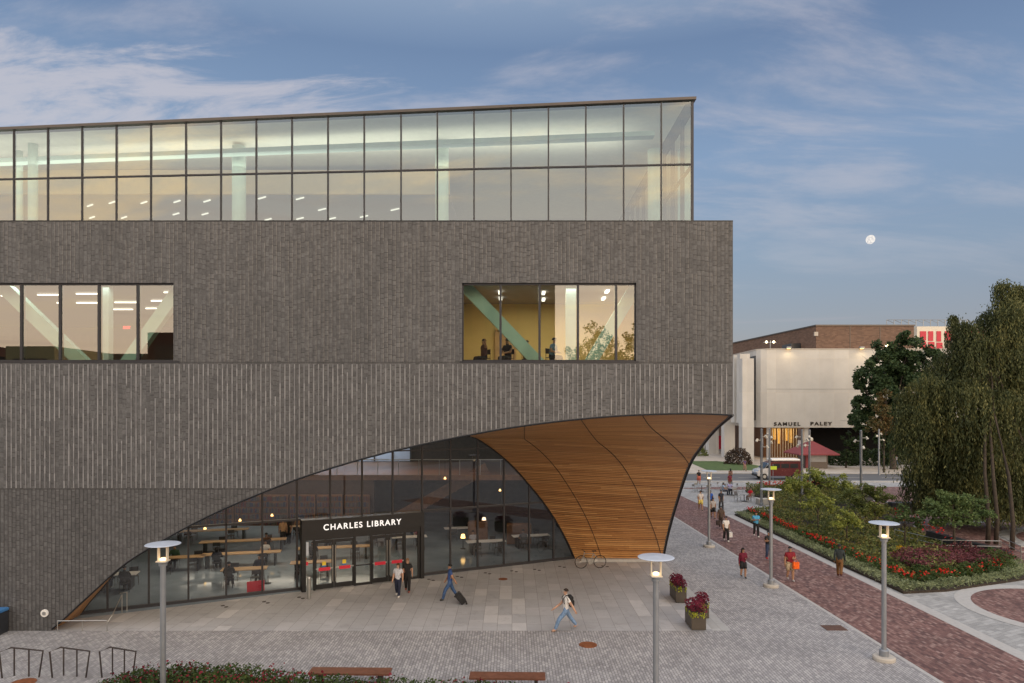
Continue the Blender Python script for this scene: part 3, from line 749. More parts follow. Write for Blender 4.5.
m = MB(); q = P(127, 327.5, 42); m.box(q.x-.25, q.y, q.z-.11, q.x+.25, q.y+.06, q.z+.11); ex = m.build('exit_sign_box', M['white'], r1)
text('exit_sign_lettering', 'EXIT', .22, M['exit'], r1, Vector((q.x-.22, q.y-.02, q.z-.08)), Vector((1, 0, 0)), Vector((0, 0, 1)), width=.44, bold=.005)
def brace(pa, pb, w, Y=28.35, mat='mint', name='steel_brace'):
    a, b = P(*pa, Y), P(*pb, Y); d = (b-a).normalized(); n = Vector((-d.z, 0, d.x))*w/2; m = MB()
    a = a-d*.4; b = b+d*.4
    vs = [a-n, b-n, b+n, a+n]; vs2 = [v+Vector((0, .35, 0)) for v in vs]
    m.add(vs+vs2, [(0, 1, 2, 3), (7, 6, 5, 4), (0, 4, 5, 1), (1, 5, 6, 2), (2, 6, 7, 3), (3, 7, 4, 0)]); return m.build(name, M[mat], LB)
brace((467, 288), (538, 362), .50); brace((634, 290), (591, 362), .50)
brace((571, 285), (571, 362), .42, 28.8, 'paleglasscol', 'steel_column')
brace((5, 290), (80, 362), .52); brace((172, 297), (126, 362), .50); brace((104.5, 285), (104.5, 362), .34, 28.8, 'paleglasscol', 'steel_column')
# ---- glass top floor
PY0 = 31.0; PX = 181*31/F; Q0 = Vector((PX, PY0)); slope = -.0625
def pp(px):        # point of the glass line at picture column px
    # line: (PX - s, PY0 + .0625 s)
    r = (px-512)/F; s = (PX-r*PY0)/(1+r*.0625); return Vector((PX-s, PY0+.0625*s))
def roofz(x): return 22.9-(PX-x)*.0165
base = 16.3
TPM = [(-95), -59, -24, 14, 48, 82.2, 116.5, 151, 186, 221, 256.3, 292, 328, 364.2, 401, 437.3, 474, 511, 548.4, 585.8, 623.6, 661.2]
pts = [pp(x) for x in TPM]+[Q0]
D0 = Vector((-44, 0)); g = MB(); f = MB()
lft = Q0+Vector((-1, .0625))*50; pts = [lft]+pts
for a, b in zip(pts, pts[1:]):
    g.quad((a.x, a.y, base), (b.x, b.y, base), (b.x, b.y, roofz(b.x)), (a.x, a.y, roofz(a.x)))
YB = 70
nb = int((YB-PY0)/1.9)
for i in range(nb):
    y0, y1 = PY0+(YB-PY0)*i/nb, PY0+(YB-PY0)*(i+1)/nb
    g.quad((PX, y0, base), (PX, y1, base), (PX, y1, 22.9), (PX, y0, 22.9))
    f.box(PX-.10, y1-.03, base, PX+.03, y1+.03, 22.8)
PH = g.build('top_floor_glazing', M['g_upper'], LB)
for p in pts[1:-1]: f.box(p.x-.033, p.y-.04, base, p.x+.033, p.y+.10, roofz(p.x)-.05)
f.box(PX-.09, PY0-.05, base, PX+.02, PY0+.08, 22.8)
def skewbar(z0, z1, o0, o1, xa=lft, xb=Q0, roof=False):
    za = roofz(xa.x) if roof else 0; zb = roofz(xb.x) if roof else 0
    m = f
    vs = [(xa.x, xa.y+o0, za+z0), (xb.x, xb.y+o0, zb+z0), (xb.x, xb.y+o1, zb+z0), (xa.x, xa.y+o1, za+z0), (xa.x, xa.y+o0, za+z1), (xb.x, xb.y+o0, zb+z1), (xb.x, xb.y+o1, zb+z1), (xa.x, xa.y+o1, za+z1)]
    m.add(vs, [(3, 2, 1, 0), (4, 5, 6, 7), (0, 1, 5, 4), (1, 2, 6, 5), (2, 3, 7, 6), (3, 0, 4, 7)])
skewbar(19.94, 20.01, -.05, .08); f.box(PX-.08, PY0, 19.94, PX+.035, YB, 20.01)
f.build('frame', M['mullion'], PH)
m = MB(); vs = [(lft.x, lft.y-.14, roofz(lft.x)), (PX+.12, PY0-.14, roofz(PX)), (PX+.12, YB, roofz(PX)), (lft.x, YB, roofz(lft.x))]
m.add([(a, b, c-.02) for a, b, c in vs]+[(a, b, c+.10) for a, b, c in vs], [(3, 2, 1, 0), (4, 5, 6, 7), (0, 1, 5, 4), (1, 2, 6, 5), (2, 3, 7, 6), (3, 0, 4, 7)])
RO = m.build('roof', M['coping'], LB)
m = MB(); a = .25
m.add([(lft.x, lft.y+a, roofz(lft.x)-.10), (PX-.3, PY0+a, roofz(PX)-.10), (PX-.3, YB-.3, roofz(PX)-.10), (lft.x, YB-.3, roofz(lft.x)-.10)], [(0, 1, 2, 3)])
m.build('roof_underside', M['offwhite'], LB)
m = MB()    # white beam casing behind the glass, and a second one further in
for oy, dz, h, th in ((1.6, -.95, .22, .5),):
    a_, b_ = lft, Q0+Vector((-1.4, 0))
    za, zb = roofz(a_.x)+dz, roofz(b_.x)+dz
    m.add([(a_.x, a_.y+oy, za), (b_.x, b_.y+oy, zb), (b_.x, b_.y+oy+th, zb), (a_.x, a_.y+oy+th, za), (a_.x, a_.y+oy, za+h), (b_.x, b_.y+oy, zb+h), (b_.x, b_.y+oy+th, zb+h), (a_.x, a_.y+oy+th, za+h)],
      [(3, 2, 1, 0), (4, 5, 6, 7), (0, 1, 5, 4), (1, 2, 6, 5), (2, 3, 7, 6), (3, 0, 4, 7)])
m.build('beam_casing', M['casing'], LB)
m = MB(); m.box(-41, 50, 16.3, 6.5, 50.3, 22.2); m.build('top_floor_wall', M['offwhite'], LB)
m = MB(); m.box(-41, 38.5, 20.9, -3.5, 50, 21.1); m.build('lowered_ceiling', M['ceil'], LB)
m = MB(); m.box(-41, 38.3, 20.9, -3.5, 38.49, 22.25); m.build('bulkhead', M['beigewall'], LB)
for px, r, Y in ((33, .22, 34.6), (239, .34, 35), (442, .34, 35), (655, .38, 35.5), (19.5, .16, 35.5)):
    x = (px-512)*Y/F; m = MB(); m.lathe([(r, 16.3), (r, 22.3)], (x, Y, 0), 20); m.build('column', M['paleglasscol'], LB, smooth=True)
for px, py in ((90, 205), (112, 202), (92, 217), (144, 202), (124, 217), (177, 201), (176, 213.5), (207, 200.5), (205, 213.5), (262, 197), (268, 219), (300, 218), (332, 218), (364, 216), (300, 198), (322, 209), (395, 209)):
    Y = (20.86-CH)*F/(406-py); Y = max(Y, 38.8); x = (px-512)*Y/F
    m = MB(); m.box(-.45, -.035, 20.80, .45, .035, 20.86, M=Matrix.Translation((x, Y, 0)) @ Matrix.Rotation(R(-35), 4, 'Z') @ Matrix.Scale(.75, 4, (1, 0, 0))); m.build('ceiling_light', M['lightbar_dim'], LB)
area('top_floor_lamp', (-16, 42, 20.7), 44, 4, 130, (1, .80, .50)); area('top_floor_cove', (-16, 35, 21.2), 44, 2, 520, (1, .95, .80), (R(180), 0, 0))
# ================================================================== buildings beyond
def paley():
    E = empty('stone_building', (41, 109, .12), 'pale stone library hall raised on tall square piers with dark metal letters on its front', 'building')
    E.location = (0, 0, 0)
    z0, z1 = 5.45, 18.3; yf = 112.5; X0, X1 = 40.7, 80
    m = MB(); b = 1.3
    m.prism([(X0+b, yf), (X1, yf), (X1, 150), (X0-.0, 150), (X0-.0, yf+b), (X0+.35*b, yf+.35*b)], z0, z1)
    m.build('wall', M['paley'], E)
    m = MB(); m.box(X0+b, yf-.02, 11.72, X1, yf-.004, 11.86); m.build('panel_joint', M['curb'], E)
    m = MB(); m.prism([(X0+b-.1, yf-.06), (X1+.1, yf-.06), (X1+.1, 150.1), (X0-.08, 150.1), (X0-.08, yf+b-.1)], z1, z1+.18); m.build('roof', M['concrete'], E)
    # side face: piers, hung panels and window slits
    for i, y in enumerate((108.9, 118.2, 127.5, 136.8, 146.0)):
        m = MB(); m.box(36.75, y, .1, 38.6, y+1.7, 16.6+ (0 if i == 0 else .4)); m.build('pier', M['paley'], E)
        for ya, yb in ((3.6, 5.4), (6.6, 8.4)): m = MB(); m.box(37.6, y+ya, 6.2, 39.2, y+yb, 17.6); m.build('hung_panel', M['paley'], E)
        m = MB(); m.box(X0-.06, y+5.05, 6.6, X0-.004, y+14.2, 17.4); 
        for k in range(4): m.box(X0-.10, y+6.2, 7.2+k*2.9, X0-.061, y+13.4, 8.3+k*2.9, 1)
        m.build('window', [M['granite'], M['painted_glow']], E)
    for i in range(4):
        y = 113+i*9.3
        m = MB(); m.box(42.3, y, .1, 42.8, y+.5, 5.45); m.build('column', M['paley'], E)
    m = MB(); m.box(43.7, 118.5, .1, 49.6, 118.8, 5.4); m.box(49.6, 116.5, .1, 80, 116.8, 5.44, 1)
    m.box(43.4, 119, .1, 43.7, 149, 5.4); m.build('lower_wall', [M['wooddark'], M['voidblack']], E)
    m = MB(); m.box(48.4, 113, .1, 49.1, 113.8, 5.45); m.build('column', M['paley'], E)
    for i in range(12):
        m = MB(); x = 43.6+i*.46; m.box(x, 116.9, .1, x+.09, 117.02, 5.4); m.build('lobby_fin', M['concrete'], E)
    for i, (x, z) in enumerate(((44.0, 2.9), (45.2, 3.2), (45.9, 2.5), (47.2, 3.0), (48.0, 2.6))):
        m = MB(); m.box(x, 118.0, z, x+.42, 118.1, 5.38); m.build('self_lit_curtain', M['amber_selflit'], E)
    m = MB(); m.box(43, 113.2, 5.30, 49.4, 116.4, 5.42); m.build('soffit_panel', M['woodlight'], E)
    text('sign_lettering', 'SAMUEL', .80, M['letters_dark'], E, Vector(((774-512)*yf/F, yf-.05, CH-(425.6-406)*yf/F)), Vector((1, 0, 0)), Vector((0, 0, 1)), width=(800.2-774)*yf/F, bold=.02, depth=.05, space=1.35)
    text('sign_lettering', 'PALEY', .80, M['letters_dark'], E, Vector(((810.5-512)*yf/F, yf-.05, CH-(425.3-406)*yf/F)), Vector((1, 0, 0)), Vector((0, 0, 1)), width=(832-810.5)*yf/F, bold=.02, depth=.05, space=1.35)
    for px in (788, 861):
        x = (px-512)*yf/F
        m = MB(); m.box(x-.35, yf-.5, z1+.15, x+.35, yf-.1, z1+.45); m.box(x-.05, yf-.1, z1+.15, x+.05, yf+.3, z1+.25); lo = m.build('roof_floodlight', M['galv'], E)
        m = MB(); m.box(x-.25, yf-.45, z1+.10, x+.25, yf-.15, z1+.149); m.build('lamp_lens', M['warmglow'], lo)
        area('wall_wash', (x, yf-.8, z1+.0), .6, .4, 45, (1, .75, .42), (R(-25), 0, 0))
    area('lobby_lamp', (46.3, 115.8, 5.2), 5, 2, 170, (1, .62, .25))
    m = MB(); x = (710.5+0-512)*133/F+.5; m.box(40.2, 133, .6, 42.0, 133.2, 3.2); m.build('red_door_panel', M['crimson'], E)
M['painted_glow'] = simple('painted_dim_glow', (.30, .22, .12), .7, var=.2)  # no emission: the lit look of the window strips is painted as colour
M['amber_selflit'] = simple('self_lit_amber_curtain', (.75, .46, .10), .7, var=.2, emit=(1, .55, .12), es=.35)  # own emission stands in for lobby light on the curtain
paley()
def brown():
    E = empty('brown_building', (0, 0, 0), 'windowless brown brick block rising behind the pale stone library hall', 'building')
    m = MB(); z = 28.9
    pa, pb = P(816, 326, 170), P(733, 345, 222)
    pr = P(914, 327, 170)
    m.prism([(pa.x, 170), (pr.x, 170), (pr.x, 260), (66, 260), (pb.x-3, 232)], 0, z); w = m.build('wall', M['brownbrick'], E)
    m = MB(); m.prism([(pa.x-.15, 169.8), (pr.x+.15, 169.8), (pr.x+.15, 260.2), (66, 260.2), (pb.x-3.2, 232)], z, z+.35); m.build('roof', M['coping'], E)
    m = MB(); 
    for px in (850, 880): q = P(px, 330, 170); m.box(q.x-.1, 169.93, 10, q.x+.1, 169.99, z)
    m.build('downpipe', M['coping'], w)
    q = P(798, 346, 178); m = MB(); m.box(q.x-2.2, 177, q.z-1.3, q.x+1.0, 183, q.z+.6); m.build('louvre_window', M['granite'], w)
    q = P(814, 334, 169.9); m = MB(); m.box(q.x+.0, 169.6, q.z-.5, q.x+.9, 169.99, q.z+.5); m.build('vent_box', M['concrete'], w)
brown()
def floodmast():
    E = empty('floodlight_mast', (0, 0, 0), 'short mast with two glowing floodlights on the stone hall roof', 'floodlight')
    Y = 128; z0 = 18.45
    a = P(766, 342, Y); E.location = (a.x+.8, Y, z0)
    m = MB(); m.tube([(0, 0, 0), (0, 0, a.z-z0+.3)], .07, 6); m.tube([(-1.3, 0, a.z-z0-.1), (1.2, 0, a.z-z0-.1)], .05, 6); m.build('pole', M['galv'], E)
    for dx in (-.75, .62):
        m = MB(); m.ball((dx, -.1, a.z-z0), .20, 12, 8); m.build('lamp', M['flood2'], E)
M['flood2'] = emitm('floodlight_bulb', (1, .80, .48), 12)
floodmast()
E = empty('wall_floodlight', tuple(P(887, 345.5, 126)), 'single glowing floodlight at the roof edge behind the dark green tree', 'floodlight')
m = MB(); m.ball((0, 0, 0), .26, 12, 8); m.build('lamp', M['flood2'], E); m = MB(); m.tube([(0, 0, -2.4), (0, 0, -.3)], .06, 6); m.build('pole', M['galv'], E)
def cladbuilding():
    E = empty('red_clad_building', (0, 0, 0), 'distant tower with crimson, purple and white cladding strips behind the trees', 'building')
    Y = 240; a = P(917, 325, Y); b = P(975, 322, Y)
    m = MB(); m.box(a.x, Y, 0, b.x+14, Y+30, a.z-.5); w = m.build('wall', M['offwhite'], E)
    random.seed(5); x = a.x+1
    while x < b.x+10:
        z = a.z-2.2
        while z > 18:
            h = random.uniform(2.2, 3.8); wd = random.uniform(1.2, 2.4)
            m = MB(); m.box(x, Y-.25, z-h, x+wd, Y-.01, z); m.build('cladding_panel', random.choice([M['crimson'], M['crimson'], M['purple'], M['carglass']]), w); z -= h+.4
        x += 2.9
    m = MB()
    for i in range(12): xx = a.x-9+i*2.6; m.tube([(xx, Y+3, a.z-.5), (xx, Y+3, a.z+2.2)], .12, 5); m.tube([(xx, Y+3, a.z+2.2), (xx+2.6, Y+3, a.z+1.0)], .1, 5)
    m.tube([(a.x-9, Y+3, a.z+2.2), (a.x+20, Y+3, a.z+2.2)], .12, 5); m.tube([(a.x-9, Y+3, a.z-.4), (a.x+20, Y+3, a.z-.4)], .12, 5); m.build('roof_frame', M['galv'], E)
cladbuilding()
# buildings behind the camera, seen only in the glass
def backs():
    E = empty('concrete_tower', (0, 0, 0), 'plain concrete tower across the square, mirrored in the library windows', 'building')
    m = MB(); m.box(-26, -52, 0, 5.6, -34, 26.5); w = m.build('wall', M['brownbrick'], E)
    for i in range(7):
        for j in range(3):
            q = MB(); q.box(-24+i*4.1, -33.99, 4+j*7, -21.6+i*4.1, -33.9, 8+j*7); q.build('window', M['granite'], w)
    E = empty('low_row_building', (0, 0, 0), 'low row of ochre and maroon shopfronts across the square, mirrored in the glass', 'building')
    m = MB(); x = -92; random.seed(2)
    for i in range(9):
        wd = random.uniform(4, 8); h = random.uniform(14, 18.6); m = MB(); m.box(x, -48, 0, x+wd-.1, -34, h)
        m.build('wall', M[['wooddark', 'brownbrick', 'bookred', 'granite', 'yellowwall'][i % 5]], E)
        q = MB(); q.box(x+1, -33.98, h-4, x+wd-1, -33.9, h-1.6); q.build('window', M['granite'], E); x += wd
backs()
# ================================================================== street lamps and poles
def lamp():
    E = empty('street_lamp', (0, 0, 0), 'x', 'street lamp')
    m = MB(); m.lathe([(.37, 0), (.37, .10), (.34, .14)], n=28); m.build('concrete_footing', M['concrete'], E)
    m = MB(); m.lathe([(.16, .14), (.16, .34), (.13, .37), (.082, .38), (.082, 4.2), (.12, 4.2), (.12, 4.26), (.15, 4.30), (.15, 4.33)], n=18); m.build('pole', M['galv'], E, smooth=False)
    m = MB(); a = .13
    for sx in (-1, 1): m.box(sx*a-.014, -.06, 4.36, sx*a+.014, .06, 4.77)
    m.box(-.15, -.15, 4.33, .15, .15, 4.36); m.box(-.15, -.15, 4.77, .15, .15, 4.81)
    fr = m.build('lantern_frame', M['lampframe'], E)
    m = MB(); m.lathe([(.06, 4.36), (.09, 4.375), (.09, 4.42), (.05, 4.44)], n=14); m.build('bulb', M['lamp_in'], fr)
    m = MB(); m.lathe([(.10, 4.79), (.49, 4.835), (.50, 4.845), (.47, 4.862), (.08, 4.89), (.02, 4.90)], n=40); m.build('disc_shade', M['disc'], E, smooth=False)
    return E
M['lampframe'] = simple('glowing_cream_lantern_frame', (.75, .66, .52), .5, var=.05, emit=(1, .78, .5), es=.06)  # faint emission paints the bulb's light onto the frame
L0 = lamp()
lamps = [((656), None, 18.73, 'nearest silver street lamp with a round disc top, in front of the planters'), (163, None, 20.5, 'silver disc-topped street lamp before the dark brick wall, beside the bike racks'),
         (884, None, 24.2, 'silver disc-topped lamp at the brick path edge, near the brick circle'), (771, None, 34.0, 'silver disc-topped street lamp beside the man with the orange bag'),
         (709, None, 43.6, 'small distant silver disc-topped street lamp near the timber vault')]
for i, (px, _, Y, lab) in enumerate(lamps):
    o = L0 if i == 0 else copy_tree(L0)
    o.location = ((px-512)*Y/F, Y, .006); o['label'] = lab; o['group'] = 'disc topped street lamps'
def spotpole():
    E = empty('spotlight_pole', (0, 0, 0), 'x', 'light pole')
    m = MB(); m.lathe([(.16, 0), (.16, .25), (.115, .28), (.10, 6.9), (.02, 6.95)], n=12); m.build('pole', M['galv'], E)
    for z, t in ((6.2, 20), (5.9, 200), (5.3, -30)):
        m = MB(); d = Vector((math.cos(R(t)), math.sin(R(t)), 0)); c = d*.42
        m.tube([(0, 0, z), tuple(c+Vector((0, 0, z)))], .03, 6); m.tube([tuple(c+Vector((0, 0, z+.13))), tuple(c+d*.15+Vector((0, 0, z-.11)))], [.09, .12], 10); m.build('spotlight', M['offwhite'], E)
    return E
SP = spotpole()
for i, (px, Y, lab) in enumerate([(761.5, 61.5, 'tall slim spotlight pole at the corner of the cafe terrace'), (769.5, 74, 'tall slim spotlight pole left of the red roofed kiosk, in front of the maroon van'),
      (802, 66, 'tall spotlight pole in front of the left wall of the kiosk'), (809.5, 68, 'tall spotlight pole touching the kiosk roof on its right'), (861, 63, 'spotlight pole rising from the shrubs left of the dark tree'),
      (879, 89, 'spotlight pole on the kerb in front of the maple'), (922, 90, 'spotlight pole half hidden by the weeping tree')]):
    o = SP if i == 0 else copy_tree(SP); o.location = ((px-512)*Y/F, Y, 0); o.scale.z = (9-[22.5, 22, 23.5, 23.5, 24, 23, 27][i]*Y/F)/6.95; o.rotation_euler.z = i*1.3; o['label'] = lab; o['group'] = 'tall spotlight poles'
# ================================================================== court furniture
def planterbox(x, y, w, d, h, label, seed, leaf='coleus'):
    E = empty('planter_box', (x, y, 0.01), label, 'planter', 'tall square flower planters'); random.seed(seed)
    m = MB(); m.box(-w/2, -d/2, 0.02, w/2, d/2, h, bev=.012); m.build('box', M['planter'], E)
    m = MB(); m.box(-w/2+.04, -d/2+.04, h-.001, w/2-.04, d/2-.04, h+.02); m.build('earth', M['soil'], E)
    f = MB()
    n = int(500*d)
    for i in range(n):
        a = random.uniform(-1, 1); b = random.uniform(-1, 1); r = .5*(a*a+b*b)
        p = Vector((a*w*.56, b*d*.54, h+.05+random.random()*(.42-.22*r))); leafq(f, p, .085, .06)
    f.build('crimson_foliage', M['coleus'], E)
    f = MB()
    for i in range(int(260*d)):
        t = random.random(); side = random.choice([(1, 0), (-1, 0), (0, -1), (0, 1), (0, -1)])
        cx = side[0]*w*.52 if side[0] else random.uniform(-w/2, w/2); cy = side[1]*d*.52 if side[1] else random.uniform(-d/2, d/2)
        s = mnoise.noise(Vector((cx*5+seed, cy*5, 0)))
        if s < -.05: continue
        leafq(f, Vector((cx, cy, h+.06-random.random()*.24)), .07, .05)
    f.build('lime_trailing_leaves', M['limeleaf'], E)
    return E
def leafq(m, p, l, w, d=None):
    d = d or Vector((random.gauss(0, 1), random.gauss(0, 1), random.gauss(0, .7))).normalized()
    u = d.cross(Vector((random.gauss(0, 1), random.gauss(0, 1), random.gauss(0, 1)))).normalized()
    n = len(m.v); a = p-d*l*.5; b = p+d*l*.5
    m.v += [tuple(a), tuple(p+u*w*.5), tuple(b), tuple(p-u*w*.5)]; m.f.append((n, n+1, n+2, n+3)); m.m.append(0)
M['coleus'] = leafm('crimson_coleus', [(.06, .008, .02), (.16, .015, .04), (.28, .04, .07)])
M['limeleaf'] = leafm('lime_leaves', [(.20, .24, .02), (.40, .42, .04), (.5, .5, .08)])
planterbox(7.48, 27.85, .58, 1.05, .68, 'nearer square planter with crimson coleus and lime trailing leaves', 1)
planterbox(7.72, 31.75, .48, 1.25, .70, 'farther square planter with crimson coleus at the court edge, behind the other', 2)
planterbox(8.12, 29.2, .42, .7, .60, 'small dark planter peeking out behind the nearer square planter', 3)
def bollard():
    x, y = G(309, 599); m = MB(); m.lathe([(.095, 0), (.095, .96), (.075, 1.02), (.0, 1.03)], n=20); o = m.build('bollard', M['steel']); o.location = (x, y, .01)
    tag(o, 'short brushed steel bollard left of the library doors', 'bollard')
bollard()
def rack():
    E = empty('bike_rack', (0, 0, 0), 'x', 'bike rack', 'bike racks by the brick wall'); m = MB(); r = .028
    m.tube([(-.60, -.12, 0), (-.70, -.12, .86), (-.48, .12, .93), (.70, .0, .88), (.56, .0, 0)], r, 8); E0 = m.build('hoop', M['darkiron'], E)
    for x, y, z in ((-.36, .10, .92), (.18, .05, .90)): m = MB(); m.tube([(x, y, 0), (x, y, z)], .024, 8); m.build('upright', M['darkiron'], E)
    return E
RK = rack()
for i, (px, py, lab) in enumerate([(22.5, 677, 'leftmost of the three dark metal bike racks'), (71, 677, 'middle one of the three dark metal bike racks'), (119, 677, 'rightmost of the three bike racks, beside the flower hedge')]):
    o = RK if i == 0 else copy_tree(RK); x, y = G(px, py); o.location = (x, y, 0); o.rotation_euler.z = R(-2-3*i); o['label'] = lab; o.scale = (1-.06*i, 1, 1)
# low guard rail and sloping handrail
m = MB(); xs0 = [G(57.5, 631.5), G(82.5, 631), G(107, 631)]
for x, y in xs0: m.tube([(x, y, 0), (x, y, .42)], .018, 6)
m.tube([(xs0[0][0], xs0[0][1], .42), (xs0[2][0], xs0[2][1], .42)], .02, 6); tag(m.build('guard_rail', M['steel']), 'low metal guard rail at the foot of the brick wall', 'railing')
m = MB(); a = G(107, 624); b = G(122, 613); b2 = G(127, 611)
m.tube([(a[0], a[1], .05), (a[0]+.1, a[1]+.2, .3), (b[0], b[1], .80), (b[0], b[1], .0)], .02, 6); m.tube([(b[0]-.1, b[1], .84), (b2[0], b2[1], .84), (b2[0], b2[1], 0)], .02, 6)
tag(m.build('handrail', M['steel']), 'sloping metal handrail by the left end of the glass wall', 'handrail')
def binn():
    x, y = G(-7, 634); E = empty('recycling_bin', (x, y, 0), 'dark bin with a blue lid cut off at the left edge of the photo', 'bin')
    m = MB(); m.box(-.38, -.3, 0, .38, .3, .85, bev=.02); m.build('body', M['granite'], E); m = MB(); m.box(-.4, -.32, .85, .4, .32, .98, bev=.03); m.build('lid', M['blue'], E)
binn()
m = MB(); q = P(45, 613, YF-.01); m.tube([(q.x, YF-.06, q.z), (q.x, YF-.004, q.z)], .15, 20, mi=0); m.tube([(q.x, YF-.09, q.z), (q.x, YF-.061, q.z)], .07, 12, mi=1)
tag(m.build('standpipe_plate', [M['white'], M['steel']]), 'round white standpipe plate low on the dark brick wall', 'wall plate')
M['rustbrown'] = simple('brown_cast_iron', (.13, .07, .05), .7, .2, var=.3, nscale=8)
def manhole(px, py, r, lab, mat='rust'):
    x, y = G(px, py); m = MB(); m.lathe([(r, 0), (r, .012), (r*.9, .016), (r*.88, .012), (.0, .012)], n=32); o = m.build('manhole_cover', M[mat]); o.location = (x, y, .004); tag(o, lab, 'manhole cover')
manhole(588, 645, .34, 'rusty orange round manhole cover in the grey cobbles'); manhole(503, 579.2, .24, 'small dark red round cover in the large court slabs'); manhole(23, 683, .38, 'rusty round manhole cover near the leftmost bike rack', 'rust')
x, y = G(834, 628); m = MB(); m.box(-.42, -.32, 0, .42, .32, .012); 
for i in range(9): m.box(-.38+i*.09, -.28, .012, -.34+i*.09, .28, .018)
o = m.build('drain_grate', M['rustbrown']); o.location = (x, y, .004); o.rotation_euler.z = R(0); tag(o, 'square brown iron drain grate in the grey cobbles', 'drain grate')
m0 = None
for px, py in ((224.5, 606.5), (266, 602.5), (301, 598), (431, 580), (459.5, 577), (487.5, 573.5), (514, 571.5), (537, 570), (562, 567), (605, 566.5)):
    x, y = G(px, py)
    if not m0:
        m = MB(); m.lathe([(.09, 0), (.09, .01), (.0, .012)], (-.12, .1, 0), n=14); m0 = empty('ground_uplight', (0, 0, 0), 'x', 'ground light'); m.build('lens', M['darkiron'], m0)
        m = MB(); m.lathe([(.09, 0), (.09, .01), (.0, .012)], (.12, -.1, 0), n=14); m.build('lens', M['darkiron'], m0); o = m0
    else: o = copy_tree(m0)
    o.location = (x, y, .007); o['label'] = 'pair of small dark round lenses set in the slabs along the glass wall'; o['group'] = 'ground lights along the glass wall'
def bench(px0, px1, py, lab):
    Y = F*(CH-.46)/(py-406); x0 = (px0-512)*Y/F; x1 = (px1-512)*Y/F
    E = empty('bench', ((x0+x1)/2, Y-.25, 0), lab, 'bench', 'timber benches by the flower hedge'); w = (x1-x0)/2; 
    m = MB()
    for k in range(6): m.box(-w, -.26+k*.09, .40, w, -.18+k*.09, .46)
    m.build('seat', M['benchwood'], E)
    for sx in (-w*.75, w*.75): m = MB(); m.box(sx-.05, -.22, 0, sx+.05, .24, .40); m.build('leg', M['darkiron'], E)
    E.rotation_euler.z = R(-1.5)
bench(312, 392, 667.5, 'left red-brown timber bench behind the flower hedge'); bench(470, 545, 672, 'right red-brown timber bench behind the flower hedge')
# ================================================================== planting
def clump_mass(name, poly, mat, dens, hfun, l, w, z0=0, seed=1, tilt=.6):
    random.seed(seed); m = MB()
    xs_ = [p[0] for p in poly]; ys_ = [p[1] for p in poly]
    def inside(x, y):
        c = False; j = len(poly)-1
        for i in range(len(poly)):
            xi, yi = poly[i]; xj, yj = poly[j]
            if (yi > y) != (yj > y) and x < (xj-xi)*(y-yi)/(yj-yi)+xi: c = not c
            j = i
        return c
    A = (max(xs_)-min(xs_))*(max(ys_)-min(ys_))
    for i in range(int(A*dens)):
        x, y = random.uniform(min(xs_), max(xs_)), random.uniform(min(ys_), max(ys_))
        if not inside(x, y): continue
        h = hfun(x, y)
        if h <= 0: continue
        leafq(m, Vector((x, y, z0+h*(random.random()**.5))), l*random.uniform(.6, 1.3), w*random.uniform(.7, 1.3))
    o = m.build(name, mat); return o
def nz(x, y, s, o=0): return mnoise.noise(Vector((x*s+o, y*s-o, o)))
M['lf_dark'] = leafm('dark_green_leaves', [(.012, .022, .010), (.025, .045, .016), (.045, .075, .025)])
M['lf_bed'] = leafm('mixed_bed_leaves', [(.045, .055, .022), (.08, .11, .032), (.14, .165, .05), (.24, .225, .065), (.17, .10, .045)], scale=.25)
M['lf_olive'] = leafm('olive_leaves', [(.09, .12, .035), (.18, .21, .055), (.28, .28, .085)])
M['lf_silver'] = leafm('silvery_leaves', [(.12, .15, .075), (.23, .27, .14), (.36, .40, .24)])
M['lf_hedge'] = leafm('hedge_leaves', [(.025, .045, .016), (.055, .09, .026), (.11, .145, .04)])
M['fl_red'] = leafm('red_petals', [(.40, .012, .012), (.66, .03, .02), (.75, .06, .04)], .3)
M['fl_wine'] = leafm('wine_red_petals', [(.09, .008, .02), (.20, .018, .035), (.30, .04, .055)], .3)
M['fl_pink'] = leafm('dusky_rose_leaves', [(.06, .03, .03), (.15, .05, .06), (.24, .08, .09)])
M['plumleaf'] = leafm('plum_leaves', [(.03, .03, .02), (.07, .045, .035), (.11, .075, .05)])
M['fl_yellow'] = leafm('yellow_flowers', [(.45, .26, .01), (.62, .40, .02)], .3)
bed = [(18.35, 56.3), (22.0, 58), (24.5, 63.4), (24.5, 66.5), (23.8, 68.3), (24.7, 72.3), (28.3, 75), (36, 77), (37, 68), (31.6, 62), (30.6, 54), (28.6, 48.0), (27.3, 43), (28.9, 39.8), (28.6, 37.8), (26.5, 35.3), (23.8, 34.2), (21.1, 33.1), (18.75, 32.7), (18.5, 39)]
m = MB(); m.prism(bed, -.02, .10); tag(m.build('bed_soil', M['soil']), kind='structure')
def hbed(x, y): return max(.12, (.42+.55*nz(x, y, .45, 3)+.25*nz(x, y, 1.3, 9)+.25*max(0, min(1, (x-19.5)/3)))*(.45 if x > 25.3 and y < 50 else 1))
def off(d, k=0): return [(x, y) for x, y in bed]
front = [bed[0], bed[-1], bed[-2], bed[-3], bed[-4], bed[-5], bed[-6]]    # along path then round the corner
front = [(18.35, 56.3), (18.5, 39), (18.75, 32.9), (21.1, 33.1), (23.8, 34.2), (26.5, 35.3), (28.6, 37.8)]
